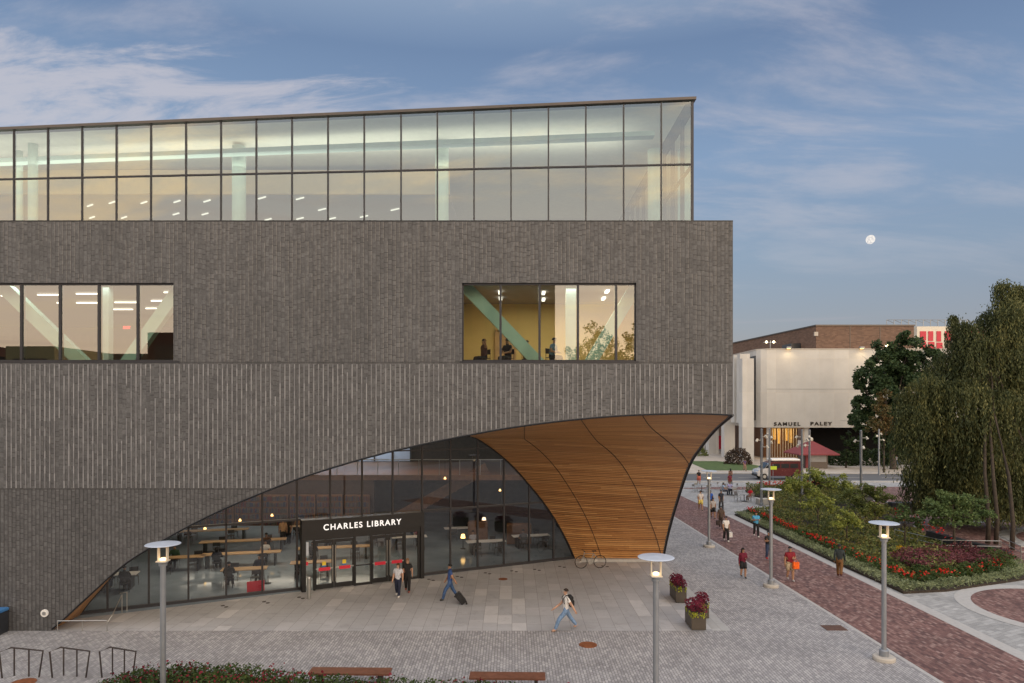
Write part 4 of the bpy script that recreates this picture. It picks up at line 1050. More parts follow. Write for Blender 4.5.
def band(d0, d1):
    out = []; inn = []
    for i, p in enumerate(front):
        a = Vector(front[max(0, i-1)]); b = Vector(front[min(len(front)-1, i+1)]); d = (b-a).normalized(); n = Vector((-d.y, d.x))
        if n.x+n.y < 0 and i > 2: n = Vector((-d.y, d.x))
        q = Vector(p); out.append(tuple(q+n*d0)); inn.append(tuple(q+n*d1))
    return out+inn[::-1]
inner = [tuple(p) for p in band(0, 1.55)[7:]]  # inner line reversed
def dist_front(x, y):
    q = Vector((x, y)); best = 99
    for a, b in zip(front, front[1:]):
        a = Vector(a); b = Vector(b); t = max(0, min(1, (q-a).dot(b-a)/(b-a).length_squared)); best = min(best, (q-(a+(b-a)*t)).length)
    return best
o = clump_mass('bed_foliage', bed, M['lf_bed'], 105, lambda x, y: hbed(x, y) if dist_front(x, y) > 1.5 and not (nz(x, y, .3, 40) > .22 and x > 24 and y > 46) else 0, .19, .10, .06, 1)
tag(o, 'mixed green and russet low planting that fills the garden bed', 'planting', kind='stuff')
o = clump_mass('border_foliage', bed, M['lf_silver'], 330, lambda x, y: .30+.12*nz(x, y, 2, 5) if dist_front(x, y) < .95+.2*nz(x, y, .8, 2) else 0, .17, .045, .06, 2)
tag(o, 'silvery green edging plants along the brick path kerb', 'planting', kind='stuff')
o = clump_mass('red_flowers', bed, M['fl_red'], 62, lambda x, y: .50 if 1.0 < dist_front(x, y) < 1.55 and nz(x, y, 1.1, 7) > -.12 else 0, .12, .10, .18, 3)
tag(o, 'strip of bright red flowers behind the silvery edging plants', 'flowers', kind='stuff')
o = clump_mass('red_flower_foliage', bed, M['lf_hedge'], 260, lambda x, y: .40 if .9 < dist_front(x, y) < 1.75 else 0, .15, .08, .06, 4)
tag(o, 'dark green leaves under the strip of red flowers', 'planting', kind='stuff')
o = clump_mass('rose_foliage', [(23, 40), (27, 40.5), (28.3, 38.5), (25.5, 36.6), (21.3, 35.6), (21, 38)], M['fl_pink'], 260, lambda x, y: .75+.3*nz(x, y, 1, 1), .14, .09, .1, 5)
tag(o, 'dusky rose coloured low bushes at the near end of the bed', 'planting', kind='stuff')
o = clump_mass('far_red_flowers', [(26, 70), (33, 72), (33, 74), (26, 73)], M['fl_red'], 22, lambda x, y: .7, .17, .14, .3, 6); tag(o, 'patch of red flowers at the far end of the garden bed', 'flowers', kind='stuff')
o = clump_mass('back_red_flowers', [(29.0, 52), (30.2, 54.5), (30.0, 50), (27.7, 42.8), (27.2, 43.5)], M['fl_red'], 16, lambda x, y: .75 if nz(x, y, .9, 3) > -.05 else 0, .15, .13, .3, 6); tag(o, 'thin row of red flowers along the back of the bed by the ramp', 'flowers', kind='stuff')
def shrub(name, x, y, r, h, mat, lab, cat='shrub', n=1500, l=.12, w=.07, seed=0, group=None, z=.05):
    random.seed(seed+int(x*10)); m = MB()
    for i in range(n):
        a = random.uniform(0, 2*math.pi); e = math.acos(random.uniform(0, 1)); q = Vector((math.cos(a)*math.sin(e), math.sin(a)*math.sin(e), math.cos(e)))
        k = (.72+.28*random.random())*(1+.22*mnoise.noise(q*2.2+Vector((x, y, seed))))
        leafq(m, Vector((q.x*r*k, q.y*r*k, q.z*h*k)), l, w)
    E = empty(name, (x, y, z), lab, cat, group)
    m.build('foliage', mat, E)
    s = MB(); 
    for k in range(4): t = k*1.6; s.tube([(0, 0, 0), (math.cos(t)*r*.4, math.sin(t)*r*.4, h*.6)], [.03, .01], 5)
    s.build('stem', M['bark'], E); return E
shr = [(21.2, 35.4, .75, .75), (22.6, 35.5, .7, .7), (23.9, 35.8, .75, .8), (25.2, 36.5, .8, .8), (26.6, 37.6, 1.0, 1.15), (20.4, 36.6, .6, .6)]
for i, (x, y, r, h) in enumerate(shr):
    shrub('box_shrub', x, y, r, h, M['lf_hedge'], ['clipped green shrub second from the left in the near row of the bed', 'low green shrub third along the near row of the bed', 'round green shrub fourth along the near row of the bed', 'round green shrub fifth along the near row of the bed',
        'largest round green shrub at the right end of the near row', 'smallest green shrub at the left end of the near row'][i], seed=i, group='round shrubs along the near end of the bed', n=1300)
shrub('yellow_flower_bush', *G(901, 560), .55, .8, M['fl_yellow'], 'small bush of bright yellow flowers in the garden bed', 'flower bush', 500, .12, .10, 3)
x, y = G(727, 468); shrub('purple_shrub', 34.8, 105, 2.2, 2.6, M['plumleaf'], 'round dusky shrub on the lawn left of the tall piers', n=1500, l=.3, w=.2)
sheet('lawn', [(27, 94), (38, 94), (36.5, 103), (33, 110), (28, 110)], .135, M['lawn'])
shrub('pale_green_shrub', 33.5, 122, 1.5, 1.6, M['lf_olive'], 'small lime green shrub on the far pavement beside the piers', n=600, l=.3, w=.2)
# hedge with red flowers in the foreground
def hedge_h(x, y): return .62+.12*nz(x, y, 1.5, 4)
def inhedge(x): return 22.15-.05*abs(x+5)**.5*0
hp = [(-11.9, 22.0), (-10.5, 22.35), (-8.5, 22.1), (-6.9, 21.6), (-5, 21.15), (-.5, 20.7), (2.0, 20.3), (2.6, 19.8), (2.6, 17.8), (-12.4, 17.8), (-12.6, 21)]
m = MB(); m.prism([(x*.995, y-.15) for x, y in hp], 0, .32); tag(m.build('hedge_soil', M['soil']), kind='structure')
o = clump_mass('flower_hedge', hp, M['lf_hedge'], 620, hedge_h, .115, .06, .05, 8); tag(o, 'low green hedge in the foreground dotted with wine red flowers', 'hedge', kind='stuff')
o = clump_mass('flower_hedge_blooms', hp, M['fl_wine'], 60, lambda x, y: hedge_h(x, y)+.06 if nz(x, y, .7, 11) > -.15 else 0, .085, .08, .12, 9); tag(o, 'wine red flowers on the low foreground hedge', 'flowers', kind='stuff')
# ---- trees
def limbs(m, base, blobs, r0, trunk_top, lean=(0, 0)):
    b = Vector(base); t = Vector((base[0]+lean[0], base[1]+lean[1], trunk_top))
    mid = b.lerp(t, .5)+Vector((.05*r0*10*random.uniform(-1, 1), 0, 0))
    m.tube([b, b+Vector((0, 0, .25)), mid, t], [r0*1.4, r0*1.1, r0*.9, r0*.7], 9)
    for c, r in blobs:
        c = Vector(c); q = t.lerp(c, .5)+Vector((random.uniform(-.3, .3), random.uniform(-.3, .3), .2)); s = t-Vector((0, 0, random.uniform(0, .25)*(t.z-b.z)))
        m.tube([s, q, c], [r0*.45, r0*.26, r0*.08], 6)
        for _ in range(3):
            e = c+Vector((random.gauss(0, 1), random.gauss(0, 1), random.gauss(0, .7)))*r*.5; m.tube([q.lerp(c, .6), e], [r0*.12, r0*.03], 4)
def tree(name, x, y, blobs, mat, lab, n, l, w, r0=.2, tt=3, lean=(0, 0), seed=1, group=None, flat=1, z0=.1, extra=None):
    random.seed(seed); E = empty(name, (x, y, z0), lab, 'tree', group)
    m = MB(); limbs(m, (0, 0, 0), blobs, r0, tt, lean); m.build('trunk', M['bark'], E, smooth=True)
    V = sum(r**2 for c, r in blobs); m = MB()
    for c, r in blobs:
        c = Vector(c); k = int(n*r*r/V)
        subs = [(c+Vector((random.gauss(0, 1), random.gauss(0, 1), random.gauss(0, 1)*flat)).normalized()*r*random.uniform(.35, .95), r*random.uniform(.22, .42)) for _ in range(14)]
        for i in range(k):
            s, rr = random.choice(subs); q = Vector((random.gauss(0, 1), random.gauss(0, 1), random.gauss(0, 1)*flat)).normalized()*rr*random.random()**.4
            leafq(m, s+q, l*random.uniform(.7, 1.3), w*random.uniform(.7, 1.3))
    m.build('crown', mat, E)
    if extra: extra(E)
    return E
def blobs_px(pl, X, Y, z0=.1): # crown lobes given by their outline in plan distance Y
    return [((P(px, py, Y+dy).x-X, dy, P(px, py, Y+dy).z-z0), rp*(Y+dy)/F) for px, py, rp, dy in pl]
M['lf_maple'] = leafm('maple_leaves', [(.020, .040, .018), (.040, .072, .030), (.075, .115, .045)], scale=.3)
M['lf_rust'] = leafm('rusty_leaves', [(.04, .06, .022), (.10, .085, .032), (.19, .10, .04)])
M['lf_yel'] = leafm('yellow_green_leaves', [(.12, .16, .04), (.27, .31, .07), (.42, .42, .11)])
M['lf_mid'] = leafm('mid_green_leaves', [(.05, .085, .035), (.10, .155, .055), (.17, .22, .08)])
M['lf_willow'] = leafm('willow_leaves', [(.024, .035, .016), (.058, .074, .030), (.115, .125, .048), (.25, .235, .085)], scale=.55)
X, Y = (893-512)*96/F, 96
tree('maple_tree', X, Y, blobs_px([(869, 376, 16, 0), (862, 400, 14, 1), (884, 357, 17, 1), (908, 347, 16, 0), (926, 358, 15, 2), (895, 375, 20, 3), (860, 420, 11, 0), (905, 375, 20, 0), (885, 395, 18, -1), (925, 385, 20, 1), (905, 410, 22, 0), (870, 418, 12, 1), (940, 410, 20, 2), (895, 436, 18, 0), (920, 440, 18, 1), (860, 385, 8, 0)], X, Y), M['lf_maple'],
     'broad dark green maple with a lobed crown in front of the stone hall', 36000, .42, .30, .4, 5, seed=3)
X, Y = (884-512)*91/F, 91
tree('rust_tinged_tree', X, Y, blobs_px([(882, 408, 12, 0), (876, 425, 11, 0), (890, 425, 12, 0), (886, 395, 8, 0)], X, Y), M['lf_rust'], 'small tree with rusty orange leaves under the maple', 1600, .36, .24, .12, 3, seed=4)
X, Y = (846-512)*98/F, 98
tree('young_tree', X, Y, blobs_px([(848, 440, 9, 0), (858, 450, 10, 0), (846, 458, 9, 0), (862, 436, 7, 0)], X, Y), M['lf_dark'], 'small dark tree right of the red roofed kiosk', 1500, .36, .24, .12, 2, seed=5)
X, Y = (815-512)*68/F, 68
tree('serviceberry_tree', X, Y, blobs_px([(795, 482, 12, 0), (812, 476, 12, 0), (828, 480, 12, 1), (842, 486, 11, 0), (803, 492, 12, 0), (820, 492, 13, 1), (838, 497, 11, 0), (786, 488, 8, 1)], X, Y), M['lf_yel'], 'low spreading yellow green tree in the far half of the garden bed', 5200, .26, .16, .12, 1.4, seed=6, flat=.6)
X, Y = (862-512)*58/F, 58
tree('serviceberry_tree', X, Y, blobs_px([(850, 497, 12, 0), (866, 490, 12, 0), (880, 497, 11, 1), (858, 510, 13, 0), (876, 512, 11, 1), (892, 505, 9, 0)], X, Y), M['lf_olive'], 'olive green spreading tree in the middle of the garden bed', 3800, .22, .14, .1, 1.4, seed=7, flat=.6)
X, Y = G(847, 547)
tree('sapling_tree', X, Y, blobs_px([(847, 517, 10, 0), (840, 524, 8, 0), (855, 522, 8, 0)], X, Y), M['lf_yel'], 'thin lime green sapling rising from the bed near the dark jacket man', 1100, .17, .10, .045, 1.6, seed=8, flat=.6)
X, Y = G(875, 533)
tree('sapling_tree', X, Y, blobs_px([(874, 505, 9, 0), (882, 512, 8, 0), (866, 512, 7, 0)], X, Y), M['lf_olive'], 'thin olive sapling in the bed left of the black granite block', 1000, .17, .10, .045, 1.6, seed=9, flat=.6)
for k_, (px_, py_, w_) in enumerate(((818, 528, 'left of the middle'), (905, 545, 'nearest the rose bushes'), (800, 512, 'at the far left end'))):
    X, Y = G(px_, py_+6); cy_ = py_-30
    tree('sapling_tree', X, Y, blobs_px([(px_, cy_, 9, 0), (px_-10, cy_+6, 8, .3), (px_+10, cy_+5, 8, 0), (px_-2, cy_-7, 6, .4), (px_+14, cy_+11, 6, 0)], X, Y), M['lf_yel' if k_ != 1 else 'lf_mid'], 'small airy green tree in the garden bed, '+w_, 1000, .17, .10, .05, 1.7, seed=40+k_, flat=.5)
X, Y = G(954, 556)
tree('dogwood_tree', X, Y, blobs_px([(955, 498, 15, 0), (938, 504, 14, .3), (972, 504, 14, 0), (930, 513, 12, 0), (985, 512, 12, .4), (954, 512, 18, -.4), (945, 494, 9, .5), (966, 520, 13, 0), (940, 521, 11, 0)], X, Y), M['lf_mid'], 'layered mid green dogwood growing beside the steel ramp railing', 6200, .15, .09, .085, 2.0, seed=10, flat=.38)
def strands(m, top, L, n, spread):
    p = Vector(top); d = Vector((random.gauss(0, .12), random.gauss(0, .12), -1)); st = L/n
    for i in range(n):
        d = (d+Vector((random.gauss(0, .05), random.gauss(0, .05), -.05))).normalized(); p = p+d*st
        if p.z < .6: break
        leafq(m, p+Vector((random.gauss(0, spread), random.gauss(0, spread), 0)), .27, .075, (d+Vector((random.gauss(0, .35), random.gauss(0, .35), 0))).normalized())
def willow(name, X, Y, lobes, lab, nst, seed, trunks):
    random.seed(seed); E = empty(name, (X, Y, .1), lab, 'tree')
    T = MB(); m = MB(); tw = sum(r for *_, r in lobes)
    for (bx, by) in trunks: T.tube([(bx, by, 0), (bx+.08, by, 1.6), (bx-.05, by+.2, 4.5), (bx*.5, by*.4, 8.5), (0, 0, 13)], [.15, .12, .10, .07, .04], 8)
    for x, y, z, r in lobes:
        T.tube([(x*.1, y*.1, z*.45), (x*.5, y*.5, z*.85), (x, y, z)], [.11, .07, .02], 6)
        for i in range(int(nst*r/tw)):
            a = random.uniform(0, 2*math.pi); rr = r*math.sqrt(random.random()); k = 1-(rr/r)**2
            top = (x+rr*math.cos(a), y+rr*math.sin(a), z+.75*r*k*random.uniform(.3, 1))
            strands(m, top, random.uniform(1.4, 5.6), random.randint(12, 26), .07)
        for i in range(int(260*r)):
            leafq(m, Vector((x, y, z))+Vector((random.gauss(0, .45), random.gauss(0, .45), random.gauss(0, .3)))*r, .22, .08)
    T.build('trunk', M['bark'], E, smooth=True); m.build('crown', M['lf_willow'], E); return E
X, Y = 33.2, 47.5
def lob(pl): 
    out = []
    for px, py, rp, dy in pl: q = P(px, py, Y+dy); out.append((q.x-X, dy, q.z-.1, rp*(Y+dy)/F))
    return out
willow('weeping_tree', X, Y, lob([(1004, 286, 10, 0), (1018, 290, 9, 1), (1020, 296, 14, 1), (1012, 310, 18, -1), (1000, 470, 26, 0), (965, 462, 22, 1), (1030, 490, 20, 0), (992, 318, 15, 1), (1028, 322, 22, 1), (966, 326, 10, -1), (953, 318, 5, 0), (975, 345, 22, 0), (1010, 355, 26, 1), (950, 365, 22, 1), (930, 385, 20, 0), (965, 390, 24, -1), (1000, 400, 26, -1), (1030, 380, 26, 0), (915, 410, 17, 0), (945, 425, 22, 1), (980, 432, 22, 0), (1018, 440, 24, 2), (1060, 350, 30, 1), (1060, 420, 30, 0), (980, 490, 20, 3), (1012, 500, 24, 3), (940, 480, 20, 4), (1030, 510, 22, 2), (960, 500, 20, 5), (918, 470, 14, 4), (930, 440, 16, 2), (1045, 455, 22, 1), (905, 395, 9, 1)]),
       'large weeping tree with trailing olive foliage filling the right edge', 9000, 12, [(-2.4, -3.3), (-2.0, -3.5), (-2.3, -5.3), (1.5, -2.5)])
# a dark hedge and tree mass under and behind the weeping tree
for i, (px, Y_, h, r, lab) in enumerate([(840, 104, 2.1, 3.2, 'dark clipped hedge at the foot of the stone hall, left part'), (872, 104, 2.4, 3.4, 'dark clipped hedge under the maple on the far pavement'), (906, 106, 2.4, 3.6, 'dark hedge behind the pair of distant walkers')]):
    shrub('far_hedge', (px-512)*Y_/F, Y_, r, h, M['lf_dark'], lab, 'hedge', 1400, .4, .28, i)
for i, (px, Y_, pl, lab) in enumerate([(960, 118, [(940, 400, 30, 0), (975, 390, 34, 2), (955, 430, 30, 0), (1000, 420, 34, 2), (925, 440, 24, 0), (960, 455, 26, 1)], 'dark evergreen far behind the weeping tree'),
     (1035, 110, [(1030, 400, 40, 0), (1060, 380, 40, 2), (1020, 440, 36, 0), (1060, 440, 40, 2), (995, 455, 26, 0)], 'dense dark tree behind the right half of the weeping tree'),
     (985, 66, [(945, 470, 20, 0), (975, 465, 22, 1), (1010, 470, 22, 0), (960, 486, 18, 0), (990, 486, 20, 1), (1030, 480, 20, 0)], 'dark leafy understorey tree beneath the trailing branches')]):
    X2 = (px-512)*Y_/F; tree('dark_tree', X2, Y_, blobs_px(pl, X2, Y_), M['lf_dark'], lab, 6500, .5 if i < 2 else .3, .34 if i < 2 else .2, .3, 4, seed=20+i)
# trees mirrored in the upper right window
for i, (x, y, h, lab) in enumerate([(10.5, -31, 19.5, 'tall tree behind the viewpoint, mirrored in the upper window'), (17.5, -33, 21.5, 'tallest tree behind the viewpoint, mirrored at the right of the window'), (-50, -33, 14, 'tree before the shopfronts behind the viewpoint')]):
    tree('square_tree', x, y, [((0, 0, h-2.5), 2.4), ((-1.8, 0, h-4.5), 2.2), ((1.9, 0, h-4), 2.4), ((0, 1, h-6.5), 3.2), ((-2, 0, h-8), 2.4), ((2, 0, h-8), 2.6)], M['lf_mid'], lab, 5200, .3, .22, .25, h*.5, seed=30+i)
# ================================================================== people
SK = {}
def mt(name, col, rough=.75):
    if name not in SK: 
        n = NT(name); q = n.obj(); f = n.noise(n.mapv(q, (1, 1, .5)), 9, 4, .6, 1.2)
        SK[name] = n.bsdf(n.mix(1, col, n.ramp(f, [(.3, .62), (.5, 1.0), (.72, 1.25)]), 'MULTIPLY'), rough, nrm=n.bump(f, .03, .9), spec=.3)  # shading of cloth folds put into the colour, following the bump
    return SK[name]
SKIN = {'light': (.50, .30, .21), 'tan': (.36, .20, .125), 'brown': (.17, .085, .05), 'dark': (.085, .045, .03)}
def person(x, y, rz, label, H=1.72, pose='walk', skin='tan', shirt=(.3, .3, .3), pants=(.05, .06, .1), shoes=(.05, .05, .05), hair=(.02, .014, .01), longhair=False, sleeves=False,
           shorts=False, skirt=False, arm='swing', stride=.17, cap=None, z=0.0, wide=1.0, group=None, detail=True, lean=0, hat=None):
    """faces -Y before the turn rz"""
    E = empty('person', (x, y, z), label, 'person', group, rz)
    h = H; V = Vector
    s = stride if pose == 'walk' else .0
    hip = .515 if pose != 'sit' else .27
    if pose == 'walk': hip -= s*.10
    J = {}
    J['pel'] = V((0, 0, hip)); up = hip-.515
    J['wst'] = V((0, -.01*0-lean*.2, .615+up)); J['che'] = V((0, -lean*.6, .725+up)); J['nkb'] = V((0, .005-lean, .815+up)); J['nk'] = V((0, -.005-lean*1.1, .852+up)); J['hd'] = V((0, -.012-lean*1.2, .895+up)); J['hd2'] = V((0, -.008-lean*1.3, .942+up))
    w = .103*wide
    for sd, k in (('L', 1), ('R', -1)):
        J['sh'+sd] = V((k*w, .0-lean*.95, .798+up))
        ph = s*(1 if k > 0 else -1)
        if arm == 'swing': el = V((k*(w+.026), ph*.30+.02, .64+up)); wr = V((k*(w+.034), -.035+ph*.8, .505+up))
        elif arm == 'phone': el = V((k*(w+.03), .0, .65+up)); wr = V((k*.045, -.12, .69+up))
        elif arm == 'one': 
            if k > 0: el = V((k*(w+.03), .0, .65+up)); wr = V((k*.03, -.12, .665+up))
            else: el = V((k*(w+.028), .01, .64+up)); wr = V((k*(w+.04), -.01, .495+up))
        elif arm == 'table': el = V((k*(w+.05), -.05, .655+up)); wr = V((k*.07, -.17, .625+up))
        elif arm == 'wave' and k > 0: el = V((k*(w+.08), -.05, .77+up)); wr = V((k*(w+.15), -.10, .90+up))
        elif arm == 'pull':
            if k > 0: el = V((k*(w+.03), .06, .655+up)); wr = V((k*(w+.045), .13, .54+up))
            else: el = V((k*(w+.026), -.03, .64+up)); wr = V((k*(w+.03), -.10, .52+up))
        else: el = V((k*(w+.03), .01, .64+up)); wr = V((k*(w+.036), -.02, .50+up))
        J['el'+sd] = el; J['wr'+sd] = wr; J['ha'+sd] = wr+(wr-el).normalized()*.045
        J['hp'+sd] = V((k*.052*wide, 0, hip-.02))
        if pose == 'sit': kn = V((k*.062, -.235, .275)); an = V((k*.06, -.225, .04))
        elif pose == 'walk':
            fy = -ph; kn = V((k*.052, fy*.55-.03, .285)); an = V((k*.048, fy*1.0, .042+(.05 if fy > 0 else 0)))
        else: kn = V((k*.056, -.008, .282)); an = V((k*.056, .005, .042))
        J['kn'+sd] = kn; J['an'+sd] = an; J['to'+sd] = an+V((0, -.085, -.022 if pose != 'walk' or ph > 0 else -.03))
    if pose == 'walk':
        lo = min(J['toL'].z, J['toR'].z, J['anL'].z, J['anR'].z)
    bones = [('pel', 'wst', 'shirt'), ('wst', 'che', 'shirt'), ('che', 'nkb', 'shirt'), ('nkb', 'nk', 'skin'), ('nk', 'hd', 'skin'), ('hd', 'hd2', 'skin')]
    rad = {'pel': .088, 'wst': .078, 'che': .090, 'nkb': .05, 'nk': .033, 'hd': .047, 'hd2': .045}
    for sd in 'LR':
        bones += [('che', 'sh'+sd, 'shirt'), ('sh'+sd, 'el'+sd, 'shirt'), ('el'+sd, 'wr'+sd, 'shirt' if sleeves else 'skin'), ('wr'+sd, 'ha'+sd, 'skin'),
                  ('pel', 'hp'+sd, 'pants'), ('hp'+sd, 'kn'+sd, 'pants'), ('kn'+sd, 'an'+sd, 'skin' if (shorts or skirt) else 'pants'), ('an'+sd, 'to'+sd, 'shoes')]
        rad.update({'sh'+sd: .046, 'el'+sd: .033, 'wr'+sd: .022, 'ha'+sd: .019, 'hp'+sd: .066, 'kn'+sd: .043, 'an'+sd: .028, 'to'+sd: .022})
        if not shorts and not skirt: rad['kn'+sd] = .052; rad['an'+sd] = .040
    names = list(J); idx = {n: i for i, n in enumerate(names)}
    me = bpy.data.meshes.new('body'); me.from_pydata([tuple(J[n]*h) for n in names], [(idx[a], idx[b]) for a, b, _ in bones], [])
    o = bpy.data.objects.new('body', me); C.objects.link(o)
    md = o.modifiers.new('s', 'SKIN'); sv = me.skin_vertices[0].data
    for n in names:
        r = rad[n]*h; wd = wide if n in ('pel', 'wst', 'che') else 1
        sv[idx[n]].radius = (r*1.22*wd, r*.86) if n in ('pel', 'wst', 'che') else ((r*.9, r*1.05) if n in ('hd', 'hd2') else (r, r))
    sv[idx['pel']].use_root = True
    sb = o.modifiers.new('b', 'SUBSURF'); sb.levels = 1; sb.render_levels = 1
    dg = bpy.context.evaluated_depsgraph_get(); dg.update()
    me2 = bpy.data.meshes.new_from_object(o.evaluated_get(dg)); bpy.data.objects.remove(o)
    mats = {'skin': mt('skin_'+skin, SKIN[skin], .55), 'shirt': mt('cloth_%02d%02d%02d' % tuple(int(c*99) for c in shirt), shirt), 'pants': mt('cloth_%02d%02d%02d' % tuple(int(c*99) for c in pants), pants), 'shoes': mt('cloth_%02d%02d%02d' % tuple(int(c*99) for c in shoes), shoes)}
    order = ['skin', 'shirt', 'pants', 'shoes']
    B = MB(); B.v = [tuple(v.co) for v in me2.vertices]
    def zone(c):
        best = 9; z_ = 'skin'
        for a, b, k in bones:
            A_, B_ = J[a]*h, J[b]*h; d = B_-A_; t = max(0, min(1, (c-A_).dot(d)/max(1e-9, d.length_squared))); q = (c-(A_+d*t)).length-rad[a]*h*.6
            if q < best:
                best = q; z_ = k
                if a[:2] == 'sh' and not sleeves and t > .62: z_ = 'skin'
                if a == 'pel' and b == 'wst' and t < .35: z_ = 'pants'
                if a[:2] == 'hp' and shorts and t > .82: z_ = 'skin'
                if a[:2] == 'kn' and t > .93: z_ = 'shoes'
        return order.index(z_)
    for p_ in me2.polygons:
        B.f.append(tuple(p_.vertices)); B.m.append(zone(Vector(p_.center)))
    # hands with a palm, five fingers each, curled
    for sd, k in (('L', 1), ('R', -1)):
        wr, ha = J['wr'+sd]*h, J['ha'+sd]*h; d = (ha-wr).normalized(); sx = Vector((0, 1, 0)) if abs(d.y) < .8 else Vector((1, 0, 0)); sx = (sx-d*sx.dot(d)).normalized(); nn = d.cross(sx)*k
        for i, ln in enumerate((.078, .088, .082, .066)):
            b0 = ha-d*.01+sx*(-.027+.018*i); B.tube([b0, b0+d*ln*.5, b0+d*ln*.85-nn*.018*k*k], [.0095, .0085, .006], 5)
        b0 = ha-d*.05-sx*.028; B.tube([b0, b0-sx*.024+d*.028, b0-sx*.022+d*.058], [.011, .010, .007], 5)
    # face: nose, eyes, mouth, ears
    hd = (J['hd']*.45+J['hd2']*.55)*h; fy = -.048*h
    B.tube([hd+Vector((0, fy-.001, .006)), hd+Vector((0, fy-.017, -.022))], [.006, .012], 5)
    for k in (-1, 1): B.ball(hd+Vector((k*.043*h, 0, -.008)), .017, 6, 4, 0, (.4, .7, 1.2))
    n0 = len(B.f)
    for k in (-1, 1): B.ball(hd+Vector((k*.019*h, fy+.002, .008)), .0085, 6, 4, 3)
    B.box(hd.x-.02, hd.y+fy-.008, hd.z-.045, hd.x+.02, hd.y+fy+.004, hd.z-.038, 3)
    body = B.build('body', [mats[k] for k in order], E, smooth=True)
    hm = mt('hair_%02d' % int(hair[0]*99), hair, .8)
    Hh = MB(); r = .062*h
    c = hd+Vector((0, .010*h, .016*h)); vs = []; nseg, rings = 14, 7
    for i in range(rings):
        a = math.pi/2*(1-i/(rings-1)*1.22)
        for k in range(nseg):
            t = 2*math.pi*k/nseg; fr_ = max(0, -math.sin(t)); aa = max(a, .42*fr_)if i > 2 else a
            rr = r*math.cos(aa); vs.append(c+Vector((rr*math.cos(t)*.90, rr*math.sin(t)*1.06, r*math.sin(aa)*1.02)))
    Hh.add(vs, [(i*nseg+k, (i+1)*nseg+k, (i+1)*nseg+(k+1) % nseg, i*nseg+(k+1) % nseg) for i in range(rings-1) for k in range(nseg)])
    if longhair: Hh.tube([c+Vector((0, .02*h, .01)), c+Vector((0, .035*h, -.05*h)), c+Vector((0, .045*h, -.125*h)), c+Vector((0, .04*h, -.16*h))], [.05*h, .052*h, .045*h, .015*h], 10)
    Hh.build('hair', hm, E, smooth=True)
    if cap:
        q = MB(); q.ball(c+Vector((0, -.004, .012*h)), .066*h, 14, 8, 0, (.92, 1.0, .8)); q.box(-.05*h, c.y-.125*h, c.z+.012*h, .05*h, c.y-.04*h, c.z+.020*h); q.build('cap', mt('cap_%02d%02d' % (int(cap[0]*99), int(cap[2]*99)), cap), E, smooth=False)
    if skirt:
        q = MB(); zz = (hip+.08)*h; q.lathe([(.10*h, zz), (.125*h, zz-.10*h), (.15*h, zz-.27*h), (.145*h, zz-.272*h)], n=18); q.build('skirt', mats['pants'], E, smooth=True)
    if shorts:
        q = MB()
        for sd in 'LR':
            a, b = J['hp'+sd]*h, J['kn'+sd]*h; q.tube([a+Vector((0, 0, .03*h)), a.lerp(b, .5), a.lerp(b, .86)], [.066*h*wide, .064*h, .060*h], 12)
        q.build('shorts', mats['pants'], E, smooth=True)
    E['_j'] = 0; del E['_j']
    return E, {k: Matrix.Translation((x, y, z)) @ Matrix.Rotation(rz, 4, 'Z') @ (v*h) for k, v in J.items()}
def at(px, py): return G(px, py)
def backpack(J, rz, lab, col):
    c = J['che']; E = empty('backpack', tuple(c), lab, 'backpack', rz=rz); m = MB(); m.box(-.15, .10, -.26, .15, .27, .20, bev=.05); m.build('bag', mt('bagcloth_%02d' % int(col[0]*99), col), E)
    m = MB(); m.box(-.11, .265, -.22, .11, .32, .02, bev=.03); m.build('pocket', mt('bagcloth_%02d' % int(col[0]*99), col), E)
    m = MB()
    for k in (-1, 1): m.tube([(k*.09, .12, .18), (k*.10, -.02, .22), (k*.11, -.135, .10), (k*.12, -.10, -.10), (k*.12, .12, -.18)], .018, 6)
    m.build('strap', mt('bagcloth_%02d' % int(col[0]*99), col), E)
def carrybag(J, key, lab, col, w=.30, h=.36, name='carrier_bag', cat='bag', dx=.06):
    c = J[key]+Vector((dx, 0, 0)); E = empty(name, tuple(c), lab, cat); m = MB()
    m.prism([(-w/2, -.06), (w/2, -.06), (w/2+.02, .06), (-w/2-.02, .06)], -h-.14, -.16); m.build('bag', mt('bag_%02d%02d%02d' % tuple(int(q*99) for q in col), col, .5), E)
    m = MB(); m.tube([(-w/3, 0, -.17), (-.02, 0, -.02), (.02, 0, -.02), (w/3, 0, -.17)], .008, 5); m.build('handle', mt('bag_%02d%02d%02d' % tuple(int(q*99) for q in col), col, .5), E)
NAVY = (.02, .025, .05); DEN = (.16, .25, .40); BLK = (.018, .018, .02); WHT = (.68, .66, .64)
x, y = at(398, 597); person(x, y, R(-8), 'person in a white top and dark dungarees walking out of the library doors', 1.62, shirt=(.50, .52, .58), pants=NAVY, hair=(.12, .06, .03), longhair=True, shoes=WHT, skin='light', stride=.06)
x, y = at(407.5, 592); person(x, y, R(5), 'person in black with a light brown ponytail behind the one in dungarees', 1.66, shirt=BLK, pants=BLK, hair=(.28, .16, .09), longhair=True, skin='light', shoes=(.3, .1, .08), stride=.08)
x, y = at(450, 600); _, j = person(x, y, R(-78), 'person in blue walking left and pulling a black wheeled suitcase', 1.72, shirt=(.035, .075, .22), pants=(.05, .10, .22), hair=BLK, arm='pull', stride=.20, sleeves=False)
sx_, sy_ = at(464, 604)
E = empty('suitcase', (sx_, sy_, .01), 'small black wheeled suitcase pulled by the person in blue', 'suitcase', rz=R(10))
